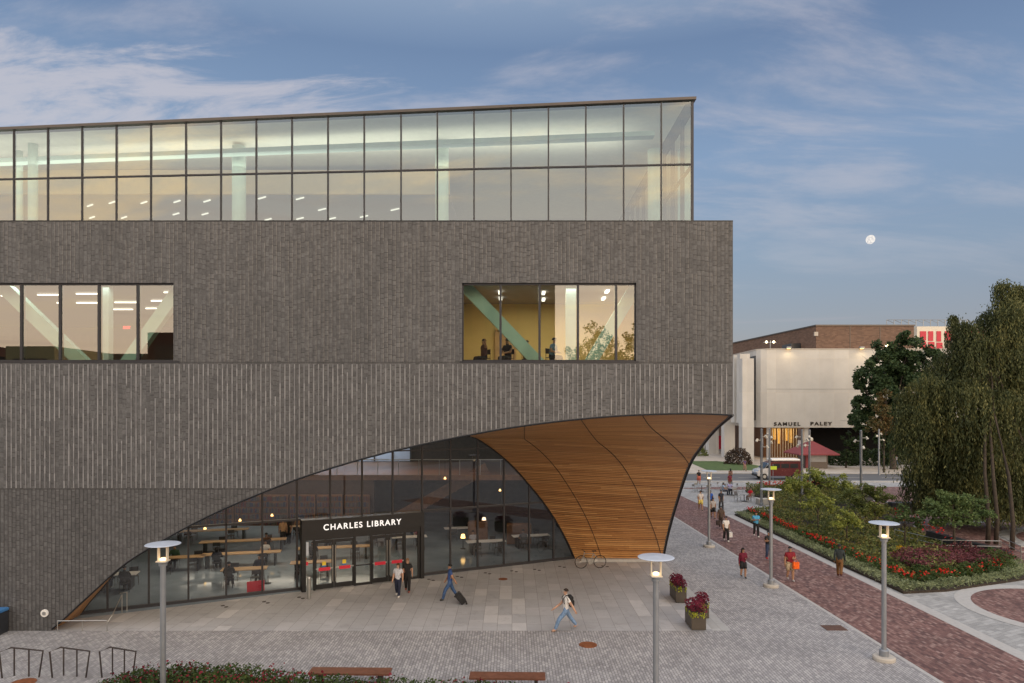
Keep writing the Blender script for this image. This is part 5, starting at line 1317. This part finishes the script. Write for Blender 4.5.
M0 = Matrix.Translation((0, 0, .07)) @ Matrix.Rotation(R(-38), 4, 'Y'); m = MB(); m.box(-.14, -.2, 0, .14, .2, .52, M=M0, bev=.04); m.build('case', mt('case_black', BLK, .5), E)
m = MB(); 
for k in (-1, 1): m.lathe([(.045, -.015), (.045, .015)], (0, 0, 0), 12)
m.v = [(a+.10, c+(-.15 if i < 24 else .15), b+.05) for i, (a, b, c) in enumerate(m.v)]; m.build('wheel', M['rubber'], E)
hj = Matrix.Translation((-sx_, -sy_, -.01)) @ j['haL']; hj = Matrix.Rotation(R(-10), 4, 'Z') @ hj
m = MB(); m.tube([M0 @ Vector((0, 0, .50)), hj], .012, 6); m.build('handle', M['steel'], E)
x, y = at(566, 630.5); _, j = person(x, y, R(-80), 'person with a white shirt, jeans and black backpack striding left across the court', 1.74, shirt=WHT, pants=DEN, hair=(.03, .02, .015), stride=.27, skin='light', shoes=(.45, .28, .2)); backpack(j, R(-80), 'black backpack worn by the striding person in a white shirt', BLK)
x, y = at(743, 578); person(x, y, R(12), 'person in a maroon hoodie and dark shorts with long dark hair on the grey pavers', 1.60, shirt=(.14, .012, .03), pants=BLK, longhair=True, sleeves=True, shorts=True, arm='one', skin='tan', pose='walk', stride=.05)
x, y = at(768.5, 560.5); person(x, y, R(10), 'person in a black tee and blue jeans looking at a phone beside the lamp post', 1.74, shirt=BLK, pants=(.04, .06, .12), arm='phone', skin='tan', shoes=(.45, .03, .03), stride=.05)
x, y = at(790, 581); _, j = person(x, y, R(8), 'person in a maroon tee and khaki shorts carrying an orange carrier bag', 1.80, shirt=(.20, .012, .022), pants=(.42, .33, .22), shorts=True, arm='one', skin='tan', shoes=(.4, .4, .42), wide=1.18, stride=.07); carrybag(j, 'haR' if j['haR'].x > j['haL'].x else 'haL', 'bright orange carrier bag in the hand of the person in maroon', (.85, .13, .01), dx=.16)
x, y = at(839.5, 577); person(x, y, R(150), 'person in a dark jacket and brown trousers walking beside the silvery edging plants', 1.76, shirt=(.03, .04, .045), pants=(.18, .09, .035), sleeves=True, skin='brown', shoes=(.10, .035, .03), stride=.12)
x, y = at(756, 537); person(x, y, R(5), 'person in a bright blue polo, black trousers and white shoes', 1.78, shirt=(.07, .32, .55), pants=BLK, arm='phone', skin='tan', shoes=WHT, wide=1.12, pose='walk', stride=.08)
x, y = at(726, 541.5); _, j = person(x, y, R(4), 'person in a white tee and black trousers holding a white bag', 1.70, shirt=WHT, pants=BLK, skin='tan', shoes=WHT, stride=.10); carrybag(j, 'haR' if j['haR'].x > j['haL'].x else 'haL', 'white carrier bag in the hand of the person in the white tee', (.7, .7, .7))
x, y = at(721, 528.5); _, j = person(x, y, R(-15), 'person in brown just ahead of the one in the white tee', 1.70, shirt=(.10, .07, .055), pants=(.07, .05, .04), skin='brown', stride=.10); carrybag(j, 'haL' if j['haR'].x > j['haL'].x else 'haR', 'dark shoulder bag held by the person in brown', (.04, .03, .03))
x, y = at(713, 518.5); person(x, y, R(0), 'person in a pale grey top and black shorts on the brick path', 1.70, shirt=(.40, .37, .36), pants=BLK, shorts=True, skin='tan', stride=.12)
x, y = at(721, 510); person(x, y, R(10), 'person in a dark navy tee near the cafe terrace', 1.75, shirt=(.025, .03, .045), pants=(.05, .05, .055), skin='tan', stride=.10)
x, y = at(710.3, 509); person(x, y, R(-10), 'person in a cobalt blue top half hidden by another walker', 1.65, shirt=(.03, .10, .42), pants=NAVY, skin='brown', stride=.10)
x, y = at(700.5, 510.5); person(x, y, R(0), 'person in a white top and yellow shorts at the far end of the brick path', 1.76, shirt=(.60, .55, .52), pants=(.65, .52, .14), shorts=True, skin='tan', stride=.12)
x, y = at(698.8, 484.5); person(x, y, R(0), 'person in a black top and coral skirt near the road', 1.68, shirt=BLK, pants=(.55, .14, .10), skirt=True, skin='tan', stride=.08)
x, y = at(730.5, 482.5); person(x, y, R(180), 'person in black at the kerb of the road', 1.68, shirt=(.20, .12, .10), pants=BLK, skin='tan', stride=.08, longhair=True)
x, y = at(744.7, 472); person(x, y, R(20), 'person with a purple top at the foot of the nearest stone pier', 1.70, shirt=(.10, .06, .14), pants=(.30, .18, .14), skin='tan', z=.12, stride=.08, longhair=True)
x, y = at(892, 467.5); person(x, y, R(0), 'left one of two distant people in white tops under the trees', 1.70, shirt=WHT, pants=(.10, .14, .28), z=.12, stride=.06)
x, y = at(896.5, 467.5); person(x, y, R(10), 'right one of two distant people in white tops under the trees', 1.72, shirt=(.6, .6, .66), pants=(.08, .12, .26), z=.12, stride=.06)
# ================================================================== cafe terrace
def cafe_table():
    E = empty('cafe_table', (0, 0, 0), 'x', 'table', 'round metal tables on the terrace'); m = MB(); m.lathe([(.45, .70), (.46, .72), (.45, .735)], n=24); m.build('tabletop', M['steel'], E)
    m = MB(); m.lathe([(.26, 0), (.25, .02), (.035, .04), (.035, .70)], n=16); m.build('pedestal', M['darkiron'], E); return E
def cafe_chair(col='steel', name='cafe_chair', cat='chair'):
    E = empty(name, (0, 0, 0), 'x', cat); m = MB(); m.box(-.21, -.21, .43, .21, .21, .455, bev=.008); m.build('seat', M[col], E)
    m = MB(); m.box(-.20, .19, .62, .20, .215, .84, bev=.006); m.build('backrest', M[col], E)
    for sx in (-1, 1):
        for sy in (-1, 1):
            m = MB(); m.tube([(sx*.21, sy*.23, 0), (sx*.19, sy*.19, .44)]+([(sx*.19, .21, .84)] if sy > 0 else []), .013, 5); m.build('leg', M['darkiron'] if col != 'steel' else M['steel'], E)
    return E
T0 = cafe_table(); C0 = cafe_chair(); C0['group'] = 'metal chairs on the terrace'
tabs = [(21.9, 64.4, 'metal table where the person in red sits'), (22.2, 68.9, 'metal table with two people seated at its far side'), (22.9, 72.6, 'metal table at the back of the terrace'), (19.9, 71.6, 'metal table at the left edge of the terrace nearest the brick path')]
ci = 0; words = ['left', 'far', 'right', 'near']
for i, (x, y, lab) in enumerate(tabs):
    o = T0 if i == 0 else copy_tree(T0); o.location = (x, y, 0); o['label'] = lab
    for k in range(4):
        a = k*math.pi/2+.5+i; c = C0 if ci == 0 else copy_tree(C0); ci += 1
        dx, dy = .85*math.cos(a), .85*math.sin(a)
        c.location = (x+dx, y+dy, 0); c.rotation_euler.z = a-math.pi/2
        side = 'left' if dx < -.55 else 'right' if dx > .55 else 'far' if dy > 0 else 'near'
        c['label'] = 'metal cafe chair on the %s side of the %s' % (side, ['table of the person in red', 'table of the seated pair', 'table at the back', 'table at the left edge'][i]); c['group'] = 'metal chairs on the terrace'
person(21.9+.85*math.cos(.5), 64.4+.85*math.sin(.5), R(-62), 'person in a bright red top seated at a terrace table', 1.68, pose='sit', arm='table', shirt=(.62, .015, .04), pants=(.25, .18, .15), shoes=WHT, z=.0)
person(22.2+.85*math.cos(1.5+math.pi/2), 68.9+.85*math.sin(1.5+math.pi/2), R(75), 'person in pale blue seated at the left terrace table', 1.70, pose='sit', arm='table', shirt=(.30, .42, .62), pants=NAVY)
person(22.2+.85*math.cos(1.5), 68.9+.85*math.sin(1.5), R(-10), 'person in lilac seated at the far side of the left terrace table', 1.70, pose='sit', arm='table', shirt=(.42, .40, .65), pants=NAVY, hair=(.2, .12, .05))
person(23.9, 74.9, R(0), 'person in a dark maroon top behind the terrace tables', 1.62, pose='stand', shirt=(.20, .03, .05), pants=(.2, .05, .05))
# granite block at the pole foot
m = MB(); m.box(-.5, -.4, 0, .5, .4, .55, bev=.03); o = m.build('stone_block', M['concrete']); o.location = (22.9, 62.4, 0); tag(o, 'pale stone block beside the foot of the spotlight pole on the terrace', 'block')
# ================================================================== kiosk, van
def kiosk():
    Y = 98; X = (813-512)*Y/F; E = empty('kiosk', (X, Y, .12), 'small kiosk with a red pyramid roof and grey shutters', 'kiosk')
    k = Y/F; w = 1.7
    m = MB(); m.box(-1.25, -.9, 0, 1.7, 2.2, 2.35); W = m.build('wall', M['coping'], E)
    m = MB(); m.box(-1.95+.55, -.95, 0, -1.1, -.6, 2.3); m.build('corner_post', M['roofred'], E)
    m = MB()
    for i in range(12): m.box(-.95, -.93, .95+i*.11, 1.5, -.90, 1.03+i*.11)
    m.build('shutter', M['galv'], W)
    m = MB(); r = 2.85; zE = CH-(453.2-406)*k-.12; zA = CH-(443.5-406)*k-.12
    cx = .0; cy = .7
    m.add([(cx-r, cy-r, zE), (cx+r, cy-r, zE), (cx+r, cy+r, zE), (cx-r, cy+r, zE), (cx-r, cy-r, zE-.16), (cx+r, cy-r, zE-.16), (cx+r, cy+r, zE-.16), (cx-r, cy+r, zE-.16), (cx-.25, cy-.25, zA+.3), (cx+.25, cy-.25, zA+.3), (cx+.25, cy+.25, zA+.3), (cx-.25, cy+.25, zA+.3)],
          [(7, 6, 5, 4), (0, 4, 5, 1), (1, 5, 6, 2), (2, 6, 7, 3), (3, 7, 4, 0), (0, 1, 9, 8), (1, 2, 10, 9), (2, 3, 11, 10), (3, 0, 8, 11), (8, 9, 10, 11)])
    RF = m.build('roof', M['roofred'], E)
    m = MB(); m.ball((cx, cy, zA+.55), .32, 12, 8); m.lathe([(.2, zA+.28), (.16, zA+.45)], (cx, cy, 0), 10); m.build('finial', M['offwhite'], RF)
kiosk()
def van():
    Y = 84.2; X = (777-512)*Y/F; E = empty('parked_van', (X, Y, .0), 'maroon van with a pale roof and silver front stopped on the road by the kiosk', 'van')
    L = 2.75
    prof = [(-2.7, .42), (-2.78, .75), (-2.62, 1.02), (-1.95, 1.20), (-1.35, 1.78), (-.9, 1.95), (2.55, 2.0), (2.72, 1.85), (2.78, .5), (2.7, .40)]
    def ext(pr, y0, y1, mi=0, m=None):
        m = m or MB(); n = len(pr); m.add([(x, y0, z) for x, z in pr]+[(x, y1, z) for x, z in pr], [tuple(range(n)), tuple(range(2*n-1, n-1, -1))]+[(i, n+i, n+(i+1) % n, (i+1) % n) for i in range(n)], mi); return m
    ext([(-1.25, .40), (-1.25, 1.80), (-.9, 1.93), (2.55, 1.98), (2.72, 1.85), (2.78, .5), (2.7, .40)], -.95, .95).build('body', M['vanred'], E)
    ext([(-2.7, .42), (-2.78, .75), (-2.62, 1.02), (-1.95, 1.18), (-1.255, 1.76), (-1.255, .40)], -.94, .94).build('hood', M['vansilver'], E)
    m = MB(); m.box(-.95, -.85, 1.985, 2.5, .85, 2.22, bev=.08); m.build('roof_box', M['white'], E)
    m = MB()
    m.add([(-1.86, -.955, 1.24), (-1.30, -.955, 1.26), (-1.30, -.955, 1.70)], [(0, 1, 2)])
    for a in (-.95, .15, 1.25): m.box(a, -.962, 1.25, a+.95, -.951, 1.72)
    m.build('side_window', M['carglass'], E)
    m = MB(); n = .93; m.add([(-1.98, -.85, 1.21), (-1.98, .85, 1.21), (-1.40, .80, 1.76), (-1.40, -.80, 1.76)], [(0, 1, 2, 3)]); m.v = [(a-.03, b, c+.02) for a, b, c in m.v]; m.build('windscreen', M['carglass'], E)
    for wx in (-1.9, 1.8):
        for wy in (-.9, .9):
            m = MB(); m.tube([(wx, wy-.11, .34), (wx, wy+.11, .34)], .34, 20); wh = m.build('wheel', M['rubber'], E)
            m = MB(); m.tube([(wx, wy-.12, .34), (wx, wy+.12, .34)], .19, 14); m.build('rim', M['steel'], wh)
    for wy in (-.6, .6): m = MB(); m.box(-2.80, wy-.16, .72, -2.70, wy+.16, .9, bev=.02); m.build('headlight', M['white'], E)
    m = MB(); m.box(-2.84, -.85, .35, -2.72, .85, .58, bev=.02); m.build('bumper', M['black'], E)
van(); bpy.data.objects['parked_van'].scale = (1, 1, 1.14)
E = empty('crossing_sign', ((773-512)*80/F, 80, 0), 'lime yellow crossing sign on a thin post in front of the maroon van', 'sign'); m = MB(); m.tube([(0, 0, 0), (0, 0, 2.2)], .03, 6); m.build('pole', M['galv'], E)
m = MB(); m.box(-.42, -.06, 1.55, .42, -.035, 1.95); m.build('panel', M['lime'], E)
# ================================================================== bicycle
def bicycle():
    x, y = G(590.5, 568.3); E = empty('bicycle', (x, y, .01), 'dark bicycle parked against the foot of the timber vault', 'bicycle', rz=R(6))
    def wheel(cx):
        m = MB(); r = .34
        pts = [(cx+r*math.cos(2*math.pi*i/28), 0, .35+r*math.sin(2*math.pi*i/28)) for i in range(29)]; m.tube(pts, .022, 6, cap=False); W = m.build('wheel', M['rubber'], E)
        m = MB()
        for i in range(14): t = 2*math.pi*i/14; m.tube([(cx, 0, .35), (cx+.325*math.cos(t), 0, .35+.325*math.sin(t))], .003, 3)
        m.tube([(cx, -.04, .35), (cx, .04, .35)], .02, 8); m.build('spokes', M['steel'], W)
    wheel(-.53); wheel(.53); m = MB()
    bb = (-.02, 0, .29); st = (-.0+.16, 0, .78); ht = (-.36, 0, .80); hb = (-.39, 0, .66)
    st = (.17, 0, .80)
    for a, b in ((bb, st), (bb, hb), (ht, st), (bb, (.53, 0, .35)), (st, (.53, 0, .35)), (hb, (-.53, 0, .35)), (ht, hb), (ht, (-.34, 0, .93))): m.tube([a, b], .021, 6)
    m.build('frame', M['steel'], E)
    m = MB(); m.tube([st, (.19, 0, .92)], .012, 6); m.add([], []); m.box(.08, -.07, .92, .33, .07, .965, bev=.015); m.build('saddle', M['black'], E)
    m = MB(); m.tube([(-.44, -.24, .98), (-.34, -.20, .95), (-.34, .20, .95), (-.44, .24, .98)], .014, 6); m.build('handlebar', M['black'], E)
    m = MB(); m.lathe([(.09, -.01), (.09, .01)], n=14); m.v = [(a+bb[0], c-.03, b+bb[2]) for a, b, c in m.v]; m.tube([(bb[0], -.06, bb[2]), (bb[0]+.10, -.06, bb[2]-.12)], .009, 5); m.build('crank', M['steel'], E)
bicycle()
# ================================================================== black granite walls, railing
m = MB(); p0, p1 = G(886, 533.5), G(910, 533.5); m.box(-1.0, -.45, 0, 1.05, .45, .72, bev=.02); o = m.build('granite_block', M['granite']); o.location = ((p0[0]+p1[0])/2, p0[1]+.4, 0); tag(o, 'black granite block at the back edge of the garden bed', 'seat wall')
m = MB(); a = Vector(G(926, 543)); b = Vector(G(1008, 558)); d = (b-a).normalized(); n = Vector((-d.y, d.x))*.45; 
m.add([(a.x, a.y, 0), (b.x, b.y, 0), (b.x+n.x, b.y+n.y, 0), (a.x+n.x, a.y+n.y, 0), (a.x, a.y, .80), (b.x, b.y, .35), (b.x+n.x, b.y+n.y, .35), (a.x+n.x, a.y+n.y, .80)], [(3, 2, 1, 0), (4, 5, 6, 7), (0, 1, 5, 4), (1, 2, 6, 5), (2, 3, 7, 6), (3, 0, 4, 7)])
tag(m.build('granite_wall', M['granite']), 'sloping black granite wall behind the steel ramp railing', 'seat wall')
m = MB(); p = G(892, 514); q = G(928, 514); m.box(p[0], p[1], 0, q[0]+1, p[1]+.6, .95, bev=.03); tag(m.build('granite_bench_wall', M['granite']), 'long black granite bench wall beyond the garden bed', 'seat wall')
def railing(pts, h, lab, nrail=2, step=1.4):
    E = empty('steel_railing', (pts[0][0], pts[0][1], 0), lab, 'railing'); o = Vector((pts[0][0], pts[0][1], 0)); m = MB(); V = [Vector((x, y, z))-o for x, y, z in pts]
    for k in range(nrail): m.tube([v+Vector((0, 0, h-.32*k)) for v in V], .022, 6)
    m.build('handrail', M['steel'], E)
    for a, b in zip(V, V[1:]):
        n = max(1, int((b-a).length/step))
        for i in range(n): q = a.lerp(b, i/n); m = MB(); m.tube([q, q+Vector((0, 0, h))], .025, 6); m.build('post', M['steel'], E)
    m = MB(); m.tube([V[-1], V[-1]+Vector((0, 0, h))], .025, 6); m.build('post', M['steel'], E)
a = G(908, 549); b = G(942, 556); c = G(1001, 557)
railing([(a[0], a[1]+1.5, 0), (b[0], b[1], 0), (c[0], c[1], 0)], .95, 'steel ramp railing in front of the sloping black granite wall')
a = G(999, 551); b = G(1021, 563); railing([(a[0], a[1], 0), (b[0], b[1], 0), (b[0]+3, b[1]-.6, 0)], .95, 'steel railing at the right edge beside the tree trunks')
# ================================================================== inside the library, seen through the glass
def long_table(x, y, L, rz, lab, mat='woodlight'):
    E = empty('reading_table', (x, y, .012), lab, 'table', 'reading tables inside the library', rz); m = MB(); m.box(-L/2, -.36, .70, L/2, .36, .74); m.build('tabletop', M[mat], E)
    for sx in (-1, 1): m = MB(); m.box(sx*(L/2-.3)-.04, -.4, 0, sx*(L/2-.3)+.04, .4, .70); m.build('leg', M['darkmetal'], E)
    return E
IC = cafe_chair('black', 'library_chair'); IC['group'] = 'dark chairs inside the library'
first = True
AG = math.atan2(AD.y, AD.x)
def ichair(x, y, rz, lab):
    global first
    c = IC if first else copy_tree(IC); first = False; c.location = (x, y, .012); c.rotation_euler.z = rz; c['label'] = lab; return c
tl = [(-13.6, 34.7, 2.2, 'front left reading table behind the glass, nearest the brick arch'), (-10.6, 36.2, 2.2, 'reading table behind the glass just left of the doors'), (-15.2, 38.4, 4.2, 'second row long reading table behind the left glass'),
      (-10.4, 40.0, 4.2, 'second row long reading table nearer the doors'), (-16.5, 42.0, 5.0, 'third row long reading table on the left'), (-10.4, 44, 5, 'third row long reading table nearer the doors'),
      (-18.0, 37.4, 2.2, 'small reading table at the far left behind the glass'), (-20, 45.5, 4.6, 'back row long reading table on the left'), (-13.5, 47.2, 4.6, 'back row long reading table nearer the doors'),
      (-19.4, 33.6, 1.8, 'small reading table behind the glass closest to the left end of the arch'), (-6.5, 43.2, 2.2, 'reading table straight behind the library doors'), (-3.4, 46.4, 2.4, 'white table far back behind the doors'),
      (-1.6, 41.8, 2.4, 'reading table behind the glass right of the doors'), (1.2, 43.6, 2.4, 'reading table deeper behind the right glass')]
wd = ['near left', 'near right', 'far left', 'far right']
nm = ['front left table', 'front table left of the doors', 'second row left table', 'second row right table', 'third row left table', 'third row right table', 'far left small table', 'back row left table', 'back row right table', 'table at the left end', 'table behind the doors', 'far table behind the doors', 'table right of the doors', 'deeper table behind the right glass']
for i, (x, y, L, lab) in enumerate(tl):
    long_table(x, y, L, AG*.5, lab, 'woodlight' if i < 9 else 'white'); ca, sa = math.cos(AG*.5), math.sin(AG*.5)
    for k, (u, v) in enumerate(((-L*.28, -.75), (L*.28, -.75), (-L*.28, .75), (L*.28, .75))):
        ichair(x+u*ca-v*sa, y+u*sa+v*ca, AG*.5+(math.pi if v < 0 else 0)+.3*(k % 2), 'dark chair on the %s side of the %s' % (wd[k], nm[i]))
def ip(i, k, lab, **kw):
    x, y, L, _ = tl[i]; ca, sa = math.cos(AG*.5), math.sin(AG*.5); u, v = ((-L*.28, -.72), (L*.28, -.72), (-L*.28, .72), (L*.28, .72))[k]
    person(x+u*ca-v*sa, y+u*sa+v*ca, AG*.5+(math.pi if v < 0 else 0), lab, 1.70, pose='sit', arm='table', z=.012, **kw)
ip(0, 0, 'reader in dark clothes at the near left seat of the front left table', shirt=BLK, pants=NAVY, sleeves=True)
ip(0, 3, 'reader in navy facing out at the front left table', shirt=NAVY, pants=NAVY, sleeves=True)
ip(1, 2, 'reader in black facing out just left of the doors', shirt=BLK, pants=(.12, .05, .05))
ip(3, 0, 'reader in charcoal at the second row table near the doors', shirt=(.05, .05, .055), pants=BLK, sleeves=True)
ip(4, 1, 'reader in brown at the third row left table', shirt=(.10, .05, .03), pants=BLK)
ip(12, 2, 'reader in a pale top facing out at the table right of the doors', shirt=(.45, .45, .5), pants=BLK)
ip(13, 0, 'reader in grey at the deeper table behind the right glass', shirt=(.18, .18, .2), pants=BLK)
q = P(283, 520, 44); person(q.x, q.y, R(20), 'person in a tan shirt standing deep inside the library left of the doors', 1.75, pose='stand', shirt=(.45, .27, .15), pants=BLK, z=.012)
q = P(289, 519, 44.5); person(q.x, q.y, R(-30), 'person in black standing beside the one in the tan shirt inside the library', 1.75, pose='stand', shirt=BLK, pants=BLK, z=.012)
ip(2, 3, 'reader in a white top facing out at the second row left table', shirt=(.5, .5, .5), pants=BLK)
ip(2, 0, 'reader in black with back to the glass at the second row left table', shirt=BLK, pants=BLK, sleeves=True, longhair=True)
ip(6, 2, 'reader in dark green at the far left small table', shirt=(.03, .07, .04), pants=BLK, sleeves=True)
ip(9, 2, 'reader in black at the table nearest the left end of the arch', shirt=BLK, pants=NAVY, sleeves=True)
ip(9, 1, 'reader in dark grey with back to the glass near the left end of the arch', shirt=(.05, .05, .05), pants=BLK, sleeves=True)
ip(10, 3, 'reader in maroon at the table straight behind the doors', shirt=(.16, .02, .03), pants=BLK)
ip(5, 0, 'reader in navy at the third row table nearer the doors', shirt=NAVY, pants=BLK, sleeves=True)
ip(8, 2, 'reader in tan at the back row table nearer the doors', shirt=(.3, .18, .1), pants=BLK)
for i, (px, py, Y, w) in enumerate(((205, 528, 41, 'far left'), (240, 520, 43, 'second from the left'), (272, 515, 44, 'third from the left'), (445, 478, 46, 'left one of the right pair'), (500, 490, 48, 'right one of the right pair'))):
    q = P(px, py, Y); E = empty('pendant_lamp', (q.x, q.y, q.z), 'small amber pendant lamp inside the ground floor, %s' % w, 'pendant lamp', 'pendant lamps inside the library')
    m = MB(); m.lathe([(.09, -.07), (.04, .07)], n=14); m.build('lamp_shade', M['warmglow'], E); m = MB(); m.tube([(0, 0, .1), (0, 0, (4.0 if q.z < 3.9 and Y > 45.9 else 9.55)-q.z)], .012, 5); m.build('cable', M['black'], E)
m = MB(); m.box(-.40, -.02, 0, .40, .02, .5); o = m.build('floor_poster', M['redsign']); x, y = gp(gt(257), -.6); o.location = (x, y, .02); o.rotation_euler.z = AG; tag(o, 'small red panel standing on the floor behind the glass left of the doors', 'panel')
for i, (px, py, w_, h_, lab) in enumerate([(519, 536, 1.6, 1.3, 'large walnut box cabinet behind the right glass'), (478, 531, 1.3, 1.3, 'smaller walnut box cabinet left of the other behind the right glass')]):
    Y = 44.5+i; x = (px-512)*Y/F; E = empty('box_cabinet', (x, Y, .012), lab, 'cabinet'); m = MB(); m.box(-w_/2, -.4, .05, w_/2, .4, h_, bev=.02); m.build('carcass', M['wooddark'], E)
    m = MB(); m.box(-w_/2+.05, -.43, .1, -.01, -.402, h_-.06); m.build('door', M['wooddark'], E); m = MB(); m.box(.01, -.43, .1, w_/2-.05, -.402, h_-.06); m.build('door', M['wooddark'], E)
# table lamps glowing on the right hand side
def tlamp(px, py, Y, lab, mat):
    q = P(px, py, Y); E = empty('floor_lamp', (q.x, q.y, .012), lab, 'lamp'); m = MB(); m.lathe([(.16, 0), (.15, .03), (.02, .05), (.02, max(.4, q.z-.2))], n=12); m.build('stand', M['darkmetal'], E)
    m = MB(); m.lathe([(.15, q.z-.14), (.10, q.z+.10)], n=16); m.build('lamp_shade', M[mat], E)
tlamp(463, 536, 43, 'glowing amber floor lamp behind the right glass', 'warmglow'); tlamp(484, 519, 47, 'glowing white floor lamp deeper behind the right glass', 'lamp_in'); tlamp(268, 593, 34.6, 'low amber glow lamp on the floor beside the glass left of the doors', 'warmglow')
# people in the upper study room
def up(px, y, rz, lab, **kw):
    x = (px-512)*y/F; person(x, y, rz, lab, 1.72, z=10.60, **kw)
up(484, 29.4, R(-60), 'person with one arm raised in the upper right window', pose='sit', arm='wave', shirt=(.10, .05, .05), pants=BLK)
up(507.5, 29.2, R(-40), 'person in black seated low in the middle of the upper right window', pose='sit', arm='table', shirt=BLK, pants=BLK)
up(527, 30.0, R(170), 'person in olive with back turned in the upper right window', pose='sit', arm='table', shirt=(.10, .09, .02), pants=BLK)
up(552, 28.9, R(60), 'person in blue grey leaning forward in the upper right window', pose='sit', arm='table', shirt=(.12, .20, .28), pants=BLK, lean=.05)
SC = cafe_chair('black', 'study_chair'); SC['group'] = 'chairs in the upper study room'
for i, (px, y, rz, w) in enumerate(((484, 29.4, -60, 'leftmost'), (507.5, 29.2, -40, 'second'), (527, 30, 170, 'third'), (552, 28.9, 60, 'rightmost'))):
    c = SC if i == 0 else copy_tree(SC); c.location = ((px-512)*y/F, y, 10.6); c.rotation_euler.z = R(rz); c['label'] = 'black chair under the %s seated person in the upper study room' % w
